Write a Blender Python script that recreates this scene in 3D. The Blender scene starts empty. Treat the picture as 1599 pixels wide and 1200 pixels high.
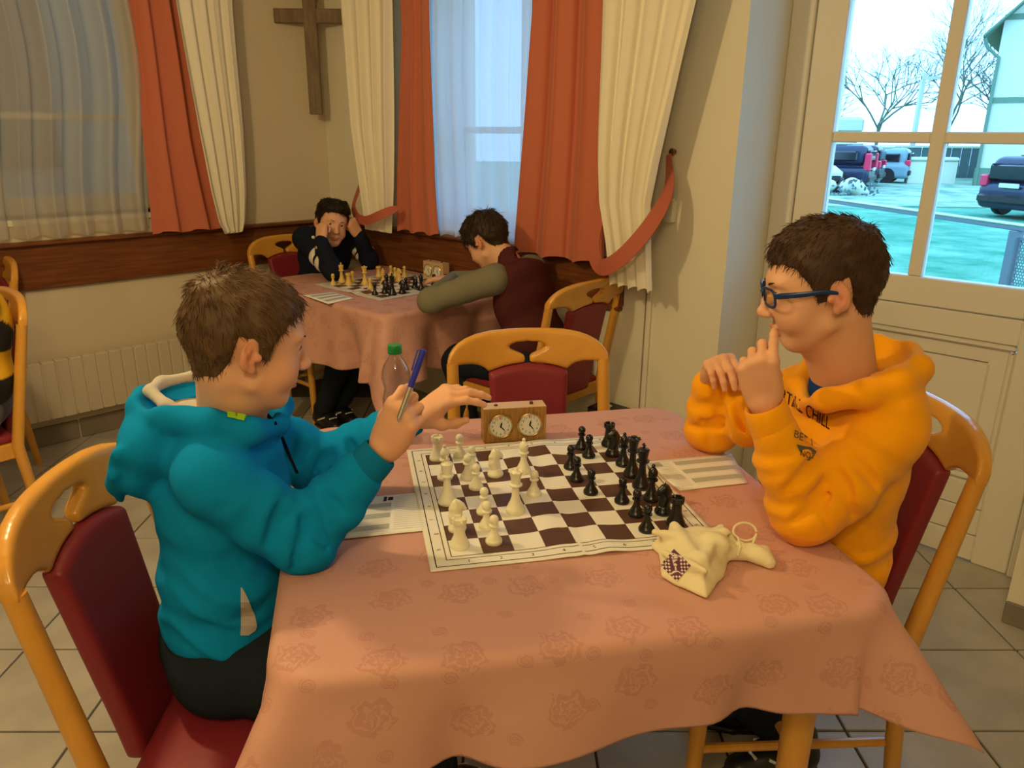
import bpy, math, random
import numpy as np
from mathutils import Matrix, Vector, Euler
from mathutils.bvhtree import BVHTree

random.seed(7)
RNG = np.random.default_rng(7)
SC = bpy.context.scene
COL = SC.collection
PI = math.pi

# ------------------------------------------------------------------ camera
CF, CPIT, CROL, CH = 1193.57, 0.314386, 0.0099270, 1.43558      # focal length in pixels of a 1599 x 1200 frame, pitch, roll, height
_F = np.array([0, math.cos(CPIT), -math.sin(CPIT)]); _R0 = np.array([1., 0, 0]); _U0 = np.cross(_R0, _F)
_R = math.cos(CROL) * _R0 + math.sin(CROL) * _U0; _U = -math.sin(CROL) * _R0 + math.cos(CROL) * _U0
_C = np.array([0, 0, CH])
cam_d = bpy.data.cameras.new('camera'); cam = bpy.data.objects.new('camera', cam_d); COL.objects.link(cam)
cam_d.sensor_fit = 'HORIZONTAL'; cam_d.sensor_width = 36.0; cam_d.lens = CF * 36.0 / 1599.0
cam_d.clip_start = 0.05; cam_d.clip_end = 400
mw = Matrix(((_R[0], _U[0], -_F[0], 0), (_R[1], _U[1], -_F[1], 0), (_R[2], _U[2], -_F[2], CH), (0, 0, 0, 1)))
cam.matrix_world = mw
SC.camera = cam

# ------------------------------------------------------------------ world, lamps, exposure
wd = bpy.data.worlds.new('sky'); SC.world = wd; wd.use_nodes = True
bg = wd.node_tree.nodes['Background']
bg.inputs[0].default_value = (0.28, 0.60, 1.0, 1); bg.inputs[1].default_value = 4.8
SC.view_settings.view_transform = 'Standard'; SC.view_settings.look = 'None'
SC.view_settings.gamma = 1.0; SC.view_settings.use_curve_mapping = False
SC.view_settings.exposure = 0.06
try:
    SC.cycles.use_denoising = True
    SC.cycles.max_bounces = 8; SC.cycles.transparent_max_bounces = 12
    SC.cycles.caustics_reflective = False; SC.cycles.caustics_refractive = False
    SC.cycles.sample_clamp_indirect = 4.0
except Exception:
    pass

def lamp(name, loc, power, radius, color):
    ld = bpy.data.lights.new(name, 'POINT'); ld.energy = power; ld.shadow_soft_size = radius; ld.color = color
    lo = bpy.data.objects.new(name, ld); lo.location = loc; COL.objects.link(lo); return lo
WARM = (1.0, 0.725, 0.335)
lamp('ceiling_or_fill_light', (-1.15, 1.55, 2.02), 43.0, 0.05, WARM)
lamp('ceiling_or_fill_light', (-0.1, -0.45, 2.30), 35.0, 0.10, WARM)
lamp('ceiling_or_fill_light', (-1.2, -1.9, 2.30), 40.0, 0.12, WARM)  # fill light added behind the camera to lift left wall and faces
def portal(name, loc, rotz, w, h):
    ld = bpy.data.lights.new(name, 'AREA'); ld.shape = 'RECTANGLE'; ld.size = w; ld.size_y = h; ld.cycles.is_portal = True
    lo = bpy.data.objects.new(name, ld); lo.location = loc; lo.rotation_euler = (PI / 2, 0, rotz); COL.objects.link(lo); return lo

# ------------------------------------------------------------------ frames of reference (all in metres)
TR = 0.7678
WV = np.array([math.cos(TR), -math.sin(TR), 0]); NV = np.array([math.sin(TR), math.cos(TR), 0])   # room axes: along / into the window wall
ROOM = Matrix.Rotation(-TR, 4, 'Z')
WALL_Y, DOOR_Y, WALL_X = 2.5558, 2.868, -3.9595
def room(w, n, z): return WV * w + NV * n + np.array([0, 0, z])
TYAW = 0.2089
TAB = Matrix.Rotation(TYAW, 4, 'Z')
def tab(a, b, z=0.75): c, s = math.cos(TYAW), math.sin(TYAW); return np.array([a * c - b * s, a * s + b * c, z])
def ray(x, y): return _F + _R * (x - 799.5) / CF - _U * (y - 600) / CF
def onz(x, y, z): d = ray(x, y); return _C + d * ((z - CH) / d[2])     # point of the photo's ray at a real height
def ony(x, y, Y): d = ray(x, y); return _C + d * (Y / d[1])            # ... or at a real depth

# ------------------------------------------------------------------ materials
MATS = {}
def mat(name, color, rough=0.6, spec=0.3, bump=None, var=None, metal=0.0, trans=0.0, emis=None, sheen=0.0, coord='Object', alpha=None, sss=0.0, coat=0.0):
    if name in MATS: return MATS[name]
    m = bpy.data.materials.new(name); m.use_nodes = True; nt = m.node_tree; b = nt.nodes['Principled BSDF']
    b.inputs['Base Color'].default_value = (*color, 1); b.inputs['Roughness'].default_value = rough
    b.inputs['Specular IOR Level'].default_value = spec; b.inputs['Metallic'].default_value = metal
    b.inputs['Transmission Weight'].default_value = trans
    if sheen: b.inputs['Sheen Weight'].default_value = sheen
    if coat: b.inputs['Coat Weight'].default_value = coat; b.inputs['Coat Roughness'].default_value = 0.15
    if sss:
        b.inputs['Subsurface Weight'].default_value = sss; b.inputs['Subsurface Radius'].default_value = (0.008, 0.003, 0.0015)
        b.inputs['Subsurface Scale'].default_value = 1.0
    if emis: b.inputs['Emission Color'].default_value = (*emis[0], 1); b.inputs['Emission Strength'].default_value = emis[1]
    tc = nt.nodes.new('ShaderNodeTexCoord')
    if bump:
        n = nt.nodes.new('ShaderNodeTexNoise'); n.inputs['Scale'].default_value = bump[0]; n.inputs['Detail'].default_value = 4
        nt.links.new(tc.outputs[coord], n.inputs['Vector'])
        bp = nt.nodes.new('ShaderNodeBump'); bp.inputs['Strength'].default_value = bump[1]; bp.inputs['Distance'].default_value = bump[2]
        nt.links.new(n.outputs['Fac'], bp.inputs['Height']); nt.links.new(bp.outputs['Normal'], b.inputs['Normal'])
    if var:   # (scale, second colour[, stretch vector])
        n = nt.nodes.new('ShaderNodeTexNoise'); n.inputs['Scale'].default_value = var[0]; n.inputs['Detail'].default_value = 5
        src = tc.outputs[coord]
        if len(var) > 2:
            mp = nt.nodes.new('ShaderNodeMapping'); mp.inputs['Scale'].default_value = var[2]
            nt.links.new(src, mp.inputs['Vector']); src = mp.outputs['Vector']
        nt.links.new(src, n.inputs['Vector'])
        mx = nt.nodes.new('ShaderNodeMix'); mx.data_type = 'RGBA'
        mx.inputs[6].default_value = (*color, 1); mx.inputs[7].default_value = (*var[1], 1)
        rp = nt.nodes.new('ShaderNodeMapRange'); rp.inputs[1].default_value = 0.35; rp.inputs[2].default_value = 0.65
        nt.links.new(n.outputs['Fac'], rp.inputs[0]); nt.links.new(rp.outputs[0], mx.inputs[0])
        nt.links.new(mx.outputs[2], b.inputs['Base Color'])
    MATS[name] = m
    return m

def attr_mat(name, rough, spec, sss=0.0, bump=None, sheen=0):
    """base colour read from the mesh's own colour attribute (the thing's real local colours)"""
    m = mat(name, (0.5, 0.5, 0.5), rough, spec, bump=bump, sss=sss, sheen=sheen); nt = m.node_tree
    a = nt.nodes.new('ShaderNodeVertexColor'); a.layer_name = 'Col'
    nt.links.new(a.outputs['Color'], nt.nodes['Principled BSDF'].inputs['Base Color'])
    return m

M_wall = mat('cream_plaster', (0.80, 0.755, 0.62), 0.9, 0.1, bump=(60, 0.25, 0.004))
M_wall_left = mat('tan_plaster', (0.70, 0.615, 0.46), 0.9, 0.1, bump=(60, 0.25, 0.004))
M_ceil = mat('white_ceiling', (0.8, 0.77, 0.7), 0.9, 0.1)
M_door = mat('cream_paint', (0.80, 0.755, 0.66), 0.45, 0.3, bump=(25, 0.05, 0.002))
M_grout = mat('grey_grout', (0.11, 0.10, 0.09), 0.9, 0.1)
M_tile = mat('beige_tile', (0.50, 0.47, 0.41), 0.35, 0.35, var=(6, (0.40, 0.375, 0.33)), bump=(40, 0.05, 0.002))
M_skirt = mat('brown_tile', (0.22, 0.19, 0.15), 0.4, 0.35, var=(8, (0.28, 0.235, 0.19)))
M_panel = mat('varnished_brown_wood', (0.22, 0.075, 0.024), 0.32, 0.35, var=(9, (0.13, 0.042, 0.014), (0.6, 0.6, 9)))
M_beech = mat('honey_beech', (0.70, 0.345, 0.055), 0.28, 0.45, var=(9, (0.64, 0.305, 0.046), (1.2, 6, 1.2)), coat=0.3)
M_burg = mat('burgundy_vinyl', (0.225, 0.020, 0.032), 0.42, 0.4, bump=(220, 0.12, 0.001))
M_cross = mat('grey_brown_wood', (0.25, 0.18, 0.115), 0.7, 0.2, var=(10, (0.18, 0.125, 0.08), (6, 6, 1)))
M_rad = mat('cream_enamel', (0.62, 0.56, 0.43), 0.4, 0.3)
M_salmon = mat('salmon_cloth', (0.56, 0.168, 0.10), 0.85, 0.15, bump=(500, 0.3, 0.001), sheen=0.1)
M_tie = mat('salmon_band', (0.47, 0.13, 0.085), 0.8, 0.15, bump=(500, 0.3, 0.001))
M_cream = mat('cream_cloth', (0.86, 0.81, 0.68), 0.85, 0.1, bump=(450, 0.3, 0.001))
M_black = mat('black_plastic', (0.012, 0.012, 0.013), 0.35, 0.45)
M_blackw = mat('black_piece', (0.010, 0.010, 0.011), 0.26, 0.5)
M_white = mat('ivory_piece', (0.84, 0.80, 0.60), 0.32, 0.45)
M_yellow = mat('yellow_piece', (0.74, 0.50, 0.13), 0.35, 0.4)
M_paper = mat('white_paper', (0.86, 0.85, 0.81), 0.8, 0.1)
M_grey_ink = mat('grey_ink', (0.44, 0.45, 0.41), 0.8, 0.1)
M_ink = mat('black_ink', (0.03, 0.028, 0.028), 0.7, 0.1)
M_brass = mat('brass', (0.66, 0.47, 0.2), 0.25, 0.5, metal=1.0)
M_chrome = mat('silver_metal', (0.7, 0.7, 0.72), 0.25, 0.5, metal=1.0)
M_dial = mat('dial_white', (0.84, 0.83, 0.77), 0.5, 0.3)
M_zebra = mat('zebrano_wood', (0.50, 0.27, 0.07), 0.4, 0.35, var=(22, (0.33, 0.16, 0.035), (9, 9, 0.6)))
M_clocktop = mat('pale_clock_wood', (0.62, 0.42, 0.24), 0.4, 0.3)
M_teal = mat('teal_fleece', (0.004, 0.245, 0.58), 0.95, 0.06, bump=(650, 0.35, 0.0012))
M_tealdk = mat('dark_teal_rib', (0.004, 0.17, 0.38), 0.95, 0.08, bump=(650, 0.35, 0.0012))
M_hoodin = mat('grey_jersey', (0.50, 0.47, 0.42), 0.95, 0.05, bump=(650, 0.3, 0.001))
M_orange = mat('orange_fleece', (0.93, 0.385, 0.006), 0.95, 0.08, bump=(650, 0.35, 0.0012), sheen=0.15)
M_navy = mat('navy_knit', (0.010, 0.014, 0.028), 0.9, 0.1, bump=(300, 0.3, 0.001))
M_jeans = mat('dark_denim', (0.014, 0.020, 0.030), 0.9, 0.1, bump=(700, 0.3, 0.001))
M_maroon = mat('maroon_fleece', (0.085, 0.022, 0.024), 0.95, 0.05, bump=(500, 0.3, 0.001))
M_greysl = mat('grey_marl', (0.20, 0.185, 0.13), 0.95, 0.05, bump=(500, 0.3, 0.001))
M_shoe = mat('black_shoe', (0.012, 0.012, 0.014), 0.4, 0.4)
M_refl = mat('reflective_strip', (0.85, 0.85, 0.85), 0.15, 0.8)
M_stripe = mat('white_stripe', (0.72, 0.70, 0.64), 0.8, 0.1)
M_lime = mat('lime_tag', (0.30, 0.62, 0.02), 0.7, 0.2)
M_skin = attr_mat('skin', 0.55, 0.25, sss=0.12, bump=(400, 0.05, 0.0005))
M_hair = attr_mat('hair', 0.55, 0.25)
M_eyewhite = mat('eye_white', (0.75, 0.72, 0.68), 0.2, 0.5)
M_iris = mat('brown_iris', (0.05, 0.025, 0.012), 0.15, 0.5)
M_bluefr = mat('blue_frame', (0.008, 0.035, 0.16), 0.3, 0.4)
M_canvas = mat('natural_canvas', (0.78, 0.70, 0.46), 0.95, 0.05, bump=(700, 0.4, 0.001))
M_purple = mat('purple_print', (0.14, 0.05, 0.10), 0.8, 0.1)
M_greencap = mat('green_plastic', (0.01, 0.22, 0.05), 0.35, 0.4)
M_bluepen = mat('blue_pen', (0.02, 0.03, 0.40), 0.25, 0.5)
M_plast_w = mat('cream_plastic', (0.78, 0.74, 0.62), 0.45, 0.3)

def glass_mat(name, tint, refl=0.06, rough=0.02):
    m = bpy.data.materials.new(name); m.use_nodes = True; nt = m.node_tree; nt.nodes.clear()
    out = nt.nodes.new('ShaderNodeOutputMaterial'); t = nt.nodes.new('ShaderNodeBsdfTransparent'); t.inputs[0].default_value = (*tint, 1)
    g = nt.nodes.new('ShaderNodeBsdfGlossy'); g.inputs[1].default_value = rough
    fr = nt.nodes.new('ShaderNodeLayerWeight'); fr.inputs[0].default_value = 0.25
    ad = nt.nodes.new('ShaderNodeMath'); ad.operation = 'MULTIPLY_ADD'; ad.inputs[1].default_value = 0.5; ad.inputs[2].default_value = refl; ad.use_clamp = True
    mx = nt.nodes.new('ShaderNodeMixShader')
    nt.links.new(fr.outputs['Fresnel'], ad.inputs[0]); nt.links.new(ad.outputs[0], mx.inputs[0])
    nt.links.new(t.outputs[0], mx.inputs[1]); nt.links.new(g.outputs[0], mx.inputs[2]); nt.links.new(mx.outputs[0], out.inputs[0])
    MATS[name] = m; return m
M_glass = glass_mat('window_glass', (0.95, 0.97, 0.97), 0.01)
M_pet = glass_mat('clear_plastic', (0.90, 0.90, 0.91), 0.05, 0.05)
M_lens = glass_mat('lens_glass', (0.95, 0.96, 0.97), 0.08)

def sheer_mat(name, col, tr):
    m = bpy.data.materials.new(name); m.use_nodes = True; nt = m.node_tree; nt.nodes.clear()
    out = nt.nodes.new('ShaderNodeOutputMaterial'); t = nt.nodes.new('ShaderNodeBsdfTransparent')
    d = nt.nodes.new('ShaderNodeBsdfDiffuse'); d.inputs[0].default_value = (*col, 1)
    l = nt.nodes.new('ShaderNodeBsdfTranslucent'); l.inputs[0].default_value = (*col, 1)
    m1 = nt.nodes.new('ShaderNodeMixShader'); m1.inputs[0].default_value = 0.5
    m2 = nt.nodes.new('ShaderNodeMixShader'); m2.inputs[0].default_value = tr
    nt.links.new(d.outputs[0], m1.inputs[1]); nt.links.new(l.outputs[0], m1.inputs[2])
    nt.links.new(m1.outputs[0], m2.inputs[1]); nt.links.new(t.outputs[0], m2.inputs[2]); nt.links.new(m2.outputs[0], out.inputs[0])
    MATS[name] = m; return m
M_sheer = sheer_mat('sheer_voile', (0.76, 0.78, 0.86), 0.12)
M_sheerL = sheer_mat('sheer_voile_left', (0.78, 0.74, 0.66), 0.28)

def board_mat():
    m = mat('chessboard_print', (0.8, 0.78, 0.72), 0.4, 0.35); nt = m.node_tree; b = nt.nodes['Principled BSDF']
    uv = nt.nodes.new('ShaderNodeUVMap'); ck = nt.nodes.new('ShaderNodeTexChecker'); ck.inputs['Scale'].default_value = 1.0
    ck.inputs[1].default_value = (0.095, 0.040, 0.027, 1); ck.inputs[2].default_value = (0.82, 0.79, 0.73, 1)
    off = nt.nodes.new('ShaderNodeVectorMath'); off.operation = 'ADD'; off.inputs[1].default_value = (0.0, 0.0, 0.5)
    nt.links.new(uv.outputs[0], off.inputs[0]); nt.links.new(off.outputs[0], ck.inputs['Vector'])
    sx = nt.nodes.new('ShaderNodeSeparateXYZ'); nt.links.new(uv.outputs[0], sx.inputs[0])
    def band(o, lo, hi):
        a = nt.nodes.new('ShaderNodeMath'); a.operation = 'GREATER_THAN'; a.inputs[1].default_value = lo
        c = nt.nodes.new('ShaderNodeMath'); c.operation = 'LESS_THAN'; c.inputs[1].default_value = hi
        k = nt.nodes.new('ShaderNodeMath'); k.operation = 'MULTIPLY'
        nt.links.new(o, a.inputs[0]); nt.links.new(o, c.inputs[0]); nt.links.new(a.outputs[0], k.inputs[0]); nt.links.new(c.outputs[0], k.inputs[1]); return k.outputs[0]
    k = nt.nodes.new('ShaderNodeMath'); k.operation = 'MULTIPLY'
    nt.links.new(band(sx.outputs[0], 0, 8), k.inputs[0]); nt.links.new(band(sx.outputs[1], 0, 8), k.inputs[1])
    mx = nt.nodes.new('ShaderNodeMix'); mx.data_type = 'RGBA'; mx.inputs[6].default_value = (0.80, 0.775, 0.69, 1)
    nt.links.new(k.outputs[0], mx.inputs[0]); nt.links.new(ck.outputs[0], mx.inputs[7]); nt.links.new(mx.outputs[2], b.inputs['Base Color'])
    return m
M_board = board_mat()

def cloth_mat():
    """pink damask: roses and leaves woven matt into the slightly shiny ground, laid out in cloth coordinates (UV, metres)"""
    m = mat('pink_damask', (0.64, 0.315, 0.285), 0.6, 0.25); nt = m.node_tree; b = nt.nodes['Principled BSDF']; L = nt.links.new
    uv = nt.nodes.new('ShaderNodeUVMap')
    def math_(op, a, bb=None, c=None):
        n = nt.nodes.new('ShaderNodeMath'); n.operation = op
        for i, v in enumerate((a, bb, c)):
            if v is None: continue
            if isinstance(v, (int, float)): n.inputs[i].default_value = v
            else: L(v, n.inputs[i])
        return n.outputs[0]
    nz = nt.nodes.new('ShaderNodeTexNoise'); nz.inputs['Scale'].default_value = 95; L(uv.outputs[0], nz.inputs['Vector'])
    def flower(scale, rad, petals, seed):
        mp = nt.nodes.new('ShaderNodeMapping'); mp.inputs['Location'].default_value = (seed, seed * 0.7, 0); L(uv.outputs[0], mp.inputs['Vector'])
        v = nt.nodes.new('ShaderNodeTexVoronoi'); v.voronoi_dimensions = '2D'; v.inputs['Scale'].default_value = scale; v.inputs['Randomness'].default_value = 0.45
        L(mp.outputs[0], v.inputs['Vector'])
        sub = nt.nodes.new('ShaderNodeVectorMath'); sub.operation = 'SUBTRACT'
        L(mp.outputs[0], sub.inputs[0]); L(v.outputs['Position'], sub.inputs[1])
        sp = nt.nodes.new('ShaderNodeSeparateXYZ'); L(sub.outputs[0], sp.inputs[0])
        ang = math_('ARCTAN2', sp.outputs[1], sp.outputs[0]); r = math_('POWER', math_('ADD', math_('MULTIPLY', sp.outputs[0], sp.outputs[0]), math_('MULTIPLY', sp.outputs[1], sp.outputs[1])), 0.5)
        w = math_('MULTIPLY', math_('SINE', math_('MULTIPLY', ang, petals)), 0.10)
        rr = math_('ADD', math_('DIVIDE', r, rad), w); rr = math_('ADD', rr, math_('MULTIPLY', math_('SUBTRACT', nz.outputs[0], 0.5), 0.9))
        inside = math_('LESS_THAN', rr, 1.0)
        rings = math_('GREATER_THAN', math_('SINE', math_('ADD', math_('MULTIPLY', rr, 15.0), math_('MULTIPLY', ang, 2.0))), -0.45)
        return math_('MULTIPLY', inside, rings)
    f = math_('MAXIMUM', flower(8.6, 0.030, 5.0, 0.0), flower(10.5, 0.0115, 2.0, 3.3))
    mx = nt.nodes.new('ShaderNodeMix'); mx.data_type = 'RGBA'; mx.inputs[6].default_value = (0.60, 0.318, 0.262, 1); mx.inputs[7].default_value = (0.535, 0.27, 0.225, 1)
    L(f, mx.inputs[0]); L(mx.outputs[2], b.inputs['Base Color'])
    rg = math_('MULTIPLY_ADD', f, 0.25, 0.5); L(rg, b.inputs['Roughness'])
    n2 = nt.nodes.new('ShaderNodeTexNoise'); n2.inputs['Scale'].default_value = 900; L(uv.outputs[0], n2.inputs['Vector'])
    bp = nt.nodes.new('ShaderNodeBump'); bp.inputs['Strength'].default_value = 0.15; bp.inputs['Distance'].default_value = 0.001
    L(n2.outputs[0], bp.inputs['Height']); L(bp.outputs[0], b.inputs['Normal'])
    return m
M_cloth = cloth_mat()

# ------------------------------------------------------------------ object helpers
def W(o):
    m = o.matrix_parent_inverse @ Matrix.LocRotScale(o.location, o.rotation_euler, o.scale)
    return W(o.parent) @ m if o.parent else Matrix.LocRotScale(o.location, o.rotation_euler, o.scale)
def tag(o, label=None, cat=None, group=None, kind=None):
    if label: o['label'] = label
    if cat: o['category'] = cat
    if group: o['group'] = group
    if kind: o['kind'] = kind
    return o
def thing(name, label, cat, loc=(0, 0, 0), rotz=0.0, group=None):
    o = bpy.data.objects.new(name, None); o.empty_display_size = 0.05; COL.objects.link(o)
    o.location = tuple(map(float, loc)); o.rotation_euler = (0, 0, rotz); return tag(o, label, cat, group)
def mesh_obj(name, V, Fq, material, parent=None, local=False, smooth=True, colors=None, angle=None, uv=None):
    me = bpy.data.meshes.new(name)
    if isinstance(Fq, np.ndarray):
        V = np.asarray(V, dtype=np.float32); nF, k = Fq.shape
        me.vertices.add(len(V)); me.vertices.foreach_set('co', V.ravel())
        me.loops.add(nF * k); me.loops.foreach_set('vertex_index', Fq.astype(np.int32).ravel())
        me.polygons.add(nF); me.polygons.foreach_set('loop_start', np.arange(0, nF * k, k, dtype=np.int32))
        me.update(calc_edges=True)
    else:
        me.from_pydata([tuple(map(float, v)) for v in V], [], Fq)
        me.update()
    me.validate()
    if smooth:
        me.polygons.foreach_set('use_smooth', np.ones(len(me.polygons), dtype=bool))
        if angle: me.set_sharp_from_angle(angle=math.radians(angle))
    for mm in (material if isinstance(material, (list, tuple)) else [material]): me.materials.append(mm)
    if colors is not None:
        ca = me.color_attributes.new('Col', 'FLOAT_COLOR', 'POINT')
        c = np.ones((len(me.vertices), 4), dtype=np.float32); c[:, :3] = colors; ca.data.foreach_set('color', c.ravel())
    if uv is not None:
        ul = me.uv_layers.new(name='UVMap'); li = np.zeros(len(me.loops), dtype=np.int32); me.loops.foreach_get('vertex_index', li)
        ul.data.foreach_set('uv', np.asarray(uv, dtype=np.float32)[li].ravel())
    o = bpy.data.objects.new(name, me); COL.objects.link(o)
    if parent is not None:
        o.parent = parent
        if not local: o.matrix_parent_inverse = W(parent).inverted()
    return o
def copy_thing(r, loc=None, rotz=None, label=None, group=None):
    c = r.copy(); COL.objects.link(c)
    if loc is not None: c.location = tuple(map(float, loc))
    if rotz is not None: c.rotation_euler = (0, 0, rotz)
    if label: c['label'] = label
    if group: c['group'] = group
    for ch in list(r.children):
        d = ch.copy(); COL.objects.link(d); d.parent = c
        for g in list(ch.children):
            e = g.copy(); COL.objects.link(e); e.parent = d
    return c

class MB:
    """collects simple shapes into one mesh"""
    def __init__(s, M=None): s.V = []; s.F = []; s.M = M
    def _add(s, V, Fc):
        o = len(s.V)
        if s.M is not None: V = [tuple(s.M @ Vector(v)) for v in V]
        s.V += [tuple(v) for v in V]; s.F += [tuple(i + o for i in f) for f in Fc]; return s
    def box(s, lo, hi, bev=0.0):
        x0, y0, z0 = lo; x1, y1, z1 = hi
        if bev <= 0:
            V = [(x, y, z) for z in (z0, z1) for y in (y0, y1) for x in (x0, x1)]
            return s._add(V, [(0, 2, 3, 1), (4, 5, 7, 6), (0, 1, 5, 4), (2, 6, 7, 3), (0, 4, 6, 2), (1, 3, 7, 5)])
        b = min(bev, (x1 - x0) / 2.01, (y1 - y0) / 2.01, (z1 - z0) / 2.01)
        V = []
        for z, i in ((z0, b), (z0 + b, 0), (z1 - b, 0), (z1, b)):
            xa, xb, ya, yb = x0 + i, x1 - i, y0 + i, y1 - i
            V += [(xa + b, ya, z), (xb - b, ya, z), (xb, ya + b, z), (xb, yb - b, z), (xb - b, yb, z), (xa + b, yb, z), (xa, yb - b, z), (xa, ya + b, z)]
        Fc = [tuple(range(7, -1, -1)), tuple(range(24, 32))]
        for r in range(3):
            for k in range(8): Fc.append((r * 8 + k, r * 8 + (k + 1) % 8, r * 8 + 8 + (k + 1) % 8, r * 8 + 8 + k))
        return s._add(V, Fc)
    def tube(s, pts, radii, n=12, cap=True, flat=None):
        pts = [np.array(p, float) for p in pts]
        if isinstance(radii, (int, float)): radii = [radii] * len(pts)
        V = []; up = None
        for i, p in enumerate(pts):
            t = pts[min(i + 1, len(pts) - 1)] - pts[max(i - 1, 0)]; t = t / (np.linalg.norm(t) + 1e-12)
            if up is None:
                a = np.array([0, 0, 1.]) if abs(t[2]) < 0.9 else np.array([1., 0, 0]); up = np.cross(t, np.cross(a, t))
            up = up - t * (up @ t); up /= np.linalg.norm(up) + 1e-12; sd = np.cross(t, up)
            ra, rb = (radii[i] if not isinstance(radii[i], (int, float)) else (radii[i], radii[i]))
            for k in range(n):
                a = 2 * PI * k / n; V.append(p + sd * ra * math.cos(a) + up * rb * math.sin(a))
        Fc = []
        for i in range(len(pts) - 1):
            for k in range(n): Fc.append((i * n + k, i * n + (k + 1) % n, (i + 1) * n + (k + 1) % n, (i + 1) * n + k))
        if cap: Fc += [tuple(range(n - 1, -1, -1)), tuple(range((len(pts) - 1) * n, len(pts) * n))]
        return s._add(V, Fc)
    def lathe(s, prof, n=24, c=(0, 0, 0), cap=True):
        V = []; Fc = []
        for r, z in prof:
            for k in range(n): a = 2 * PI * k / n; V.append((c[0] + r * math.cos(a), c[1] + r * math.sin(a), c[2] + z))
        for i in range(len(prof) - 1):
            for k in range(n): Fc.append((i * n + k, i * n + (k + 1) % n, (i + 1) * n + (k + 1) % n, (i + 1) * n + k))
        if cap: Fc += [tuple(range(n - 1, -1, -1)), tuple(range((len(prof) - 1) * n, len(prof) * n))]
        return s._add(V, Fc)
    def ball(s, c, r, n=16, m=10):
        rx, ry, rz = r if not isinstance(r, (int, float)) else (r, r, r)
        V = [(c[0], c[1], c[2] - rz)]; Fc = []
        for i in range(1, m):
            t = -PI / 2 + PI * i / m
            for k in range(n): a = 2 * PI * k / n; V.append((c[0] + rx * math.cos(t) * math.cos(a), c[1] + ry * math.cos(t) * math.sin(a), c[2] + rz * math.sin(t)))
        V.append((c[0], c[1], c[2] + rz)); e = len(V) - 1
        for k in range(n):
            Fc.append((0, 1 + (k + 1) % n, 1 + k)); Fc.append((e, 1 + (m - 2) * n + k, 1 + (m - 2) * n + (k + 1) % n))
        for i in range(m - 2):
            for k in range(n): Fc.append((1 + i * n + k, 1 + i * n + (k + 1) % n, 1 + (i + 1) * n + (k + 1) % n, 1 + (i + 1) * n + k))
        return s._add(V, Fc)
    def poly(s, pts): return s._add(pts, [tuple(range(len(pts)))])
    def prism(s, pts, z0, z1):
        n = len(pts); V = [(x, y, z0) for x, y in pts] + [(x, y, z1) for x, y in pts]
        return s._add(V, [tuple(range(n - 1, -1, -1)), tuple(range(n, 2 * n))] + [(k, (k + 1) % n, n + (k + 1) % n, n + k) for k in range(n)])
    def build(s, name, material, parent=None, local=False, smooth=True, angle=35): return mesh_obj(name, s.V, s.F, material, parent, local, smooth, angle=angle)

# ------------------------------------------------------------------ implicit-surface sculpting (smooth unions on a grid, meshed with surface nets)
_LAT = RNG.random((24, 24, 24)).astype(np.float32)
def noise3(x, y, z):
    x, y, z = np.broadcast_arrays(x, y, z)
    xi = np.floor(x).astype(int); yi = np.floor(y).astype(int); zi = np.floor(z).astype(int)
    fx = x - xi; fy = y - yi; fz = z - zi
    fx = fx * fx * (3 - 2 * fx); fy = fy * fy * (3 - 2 * fy); fz = fz * fz * (3 - 2 * fz)
    xi %= 24; yi %= 24; zi %= 24; x1 = (xi + 1) % 24; y1 = (yi + 1) % 24; z1 = (zi + 1) % 24
    g = _LAT
    a = g[xi, yi, zi] * (1 - fx) + g[x1, yi, zi] * fx; b = g[xi, y1, zi] * (1 - fx) + g[x1, y1, zi] * fx
    c = g[xi, yi, z1] * (1 - fx) + g[x1, yi, z1] * fx; d = g[xi, y1, z1] * (1 - fx) + g[x1, y1, z1] * fx
    return (a * (1 - fy) + b * fy) * (1 - fz) + (c * (1 - fy) + d * fy) * fz - 0.5

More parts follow.
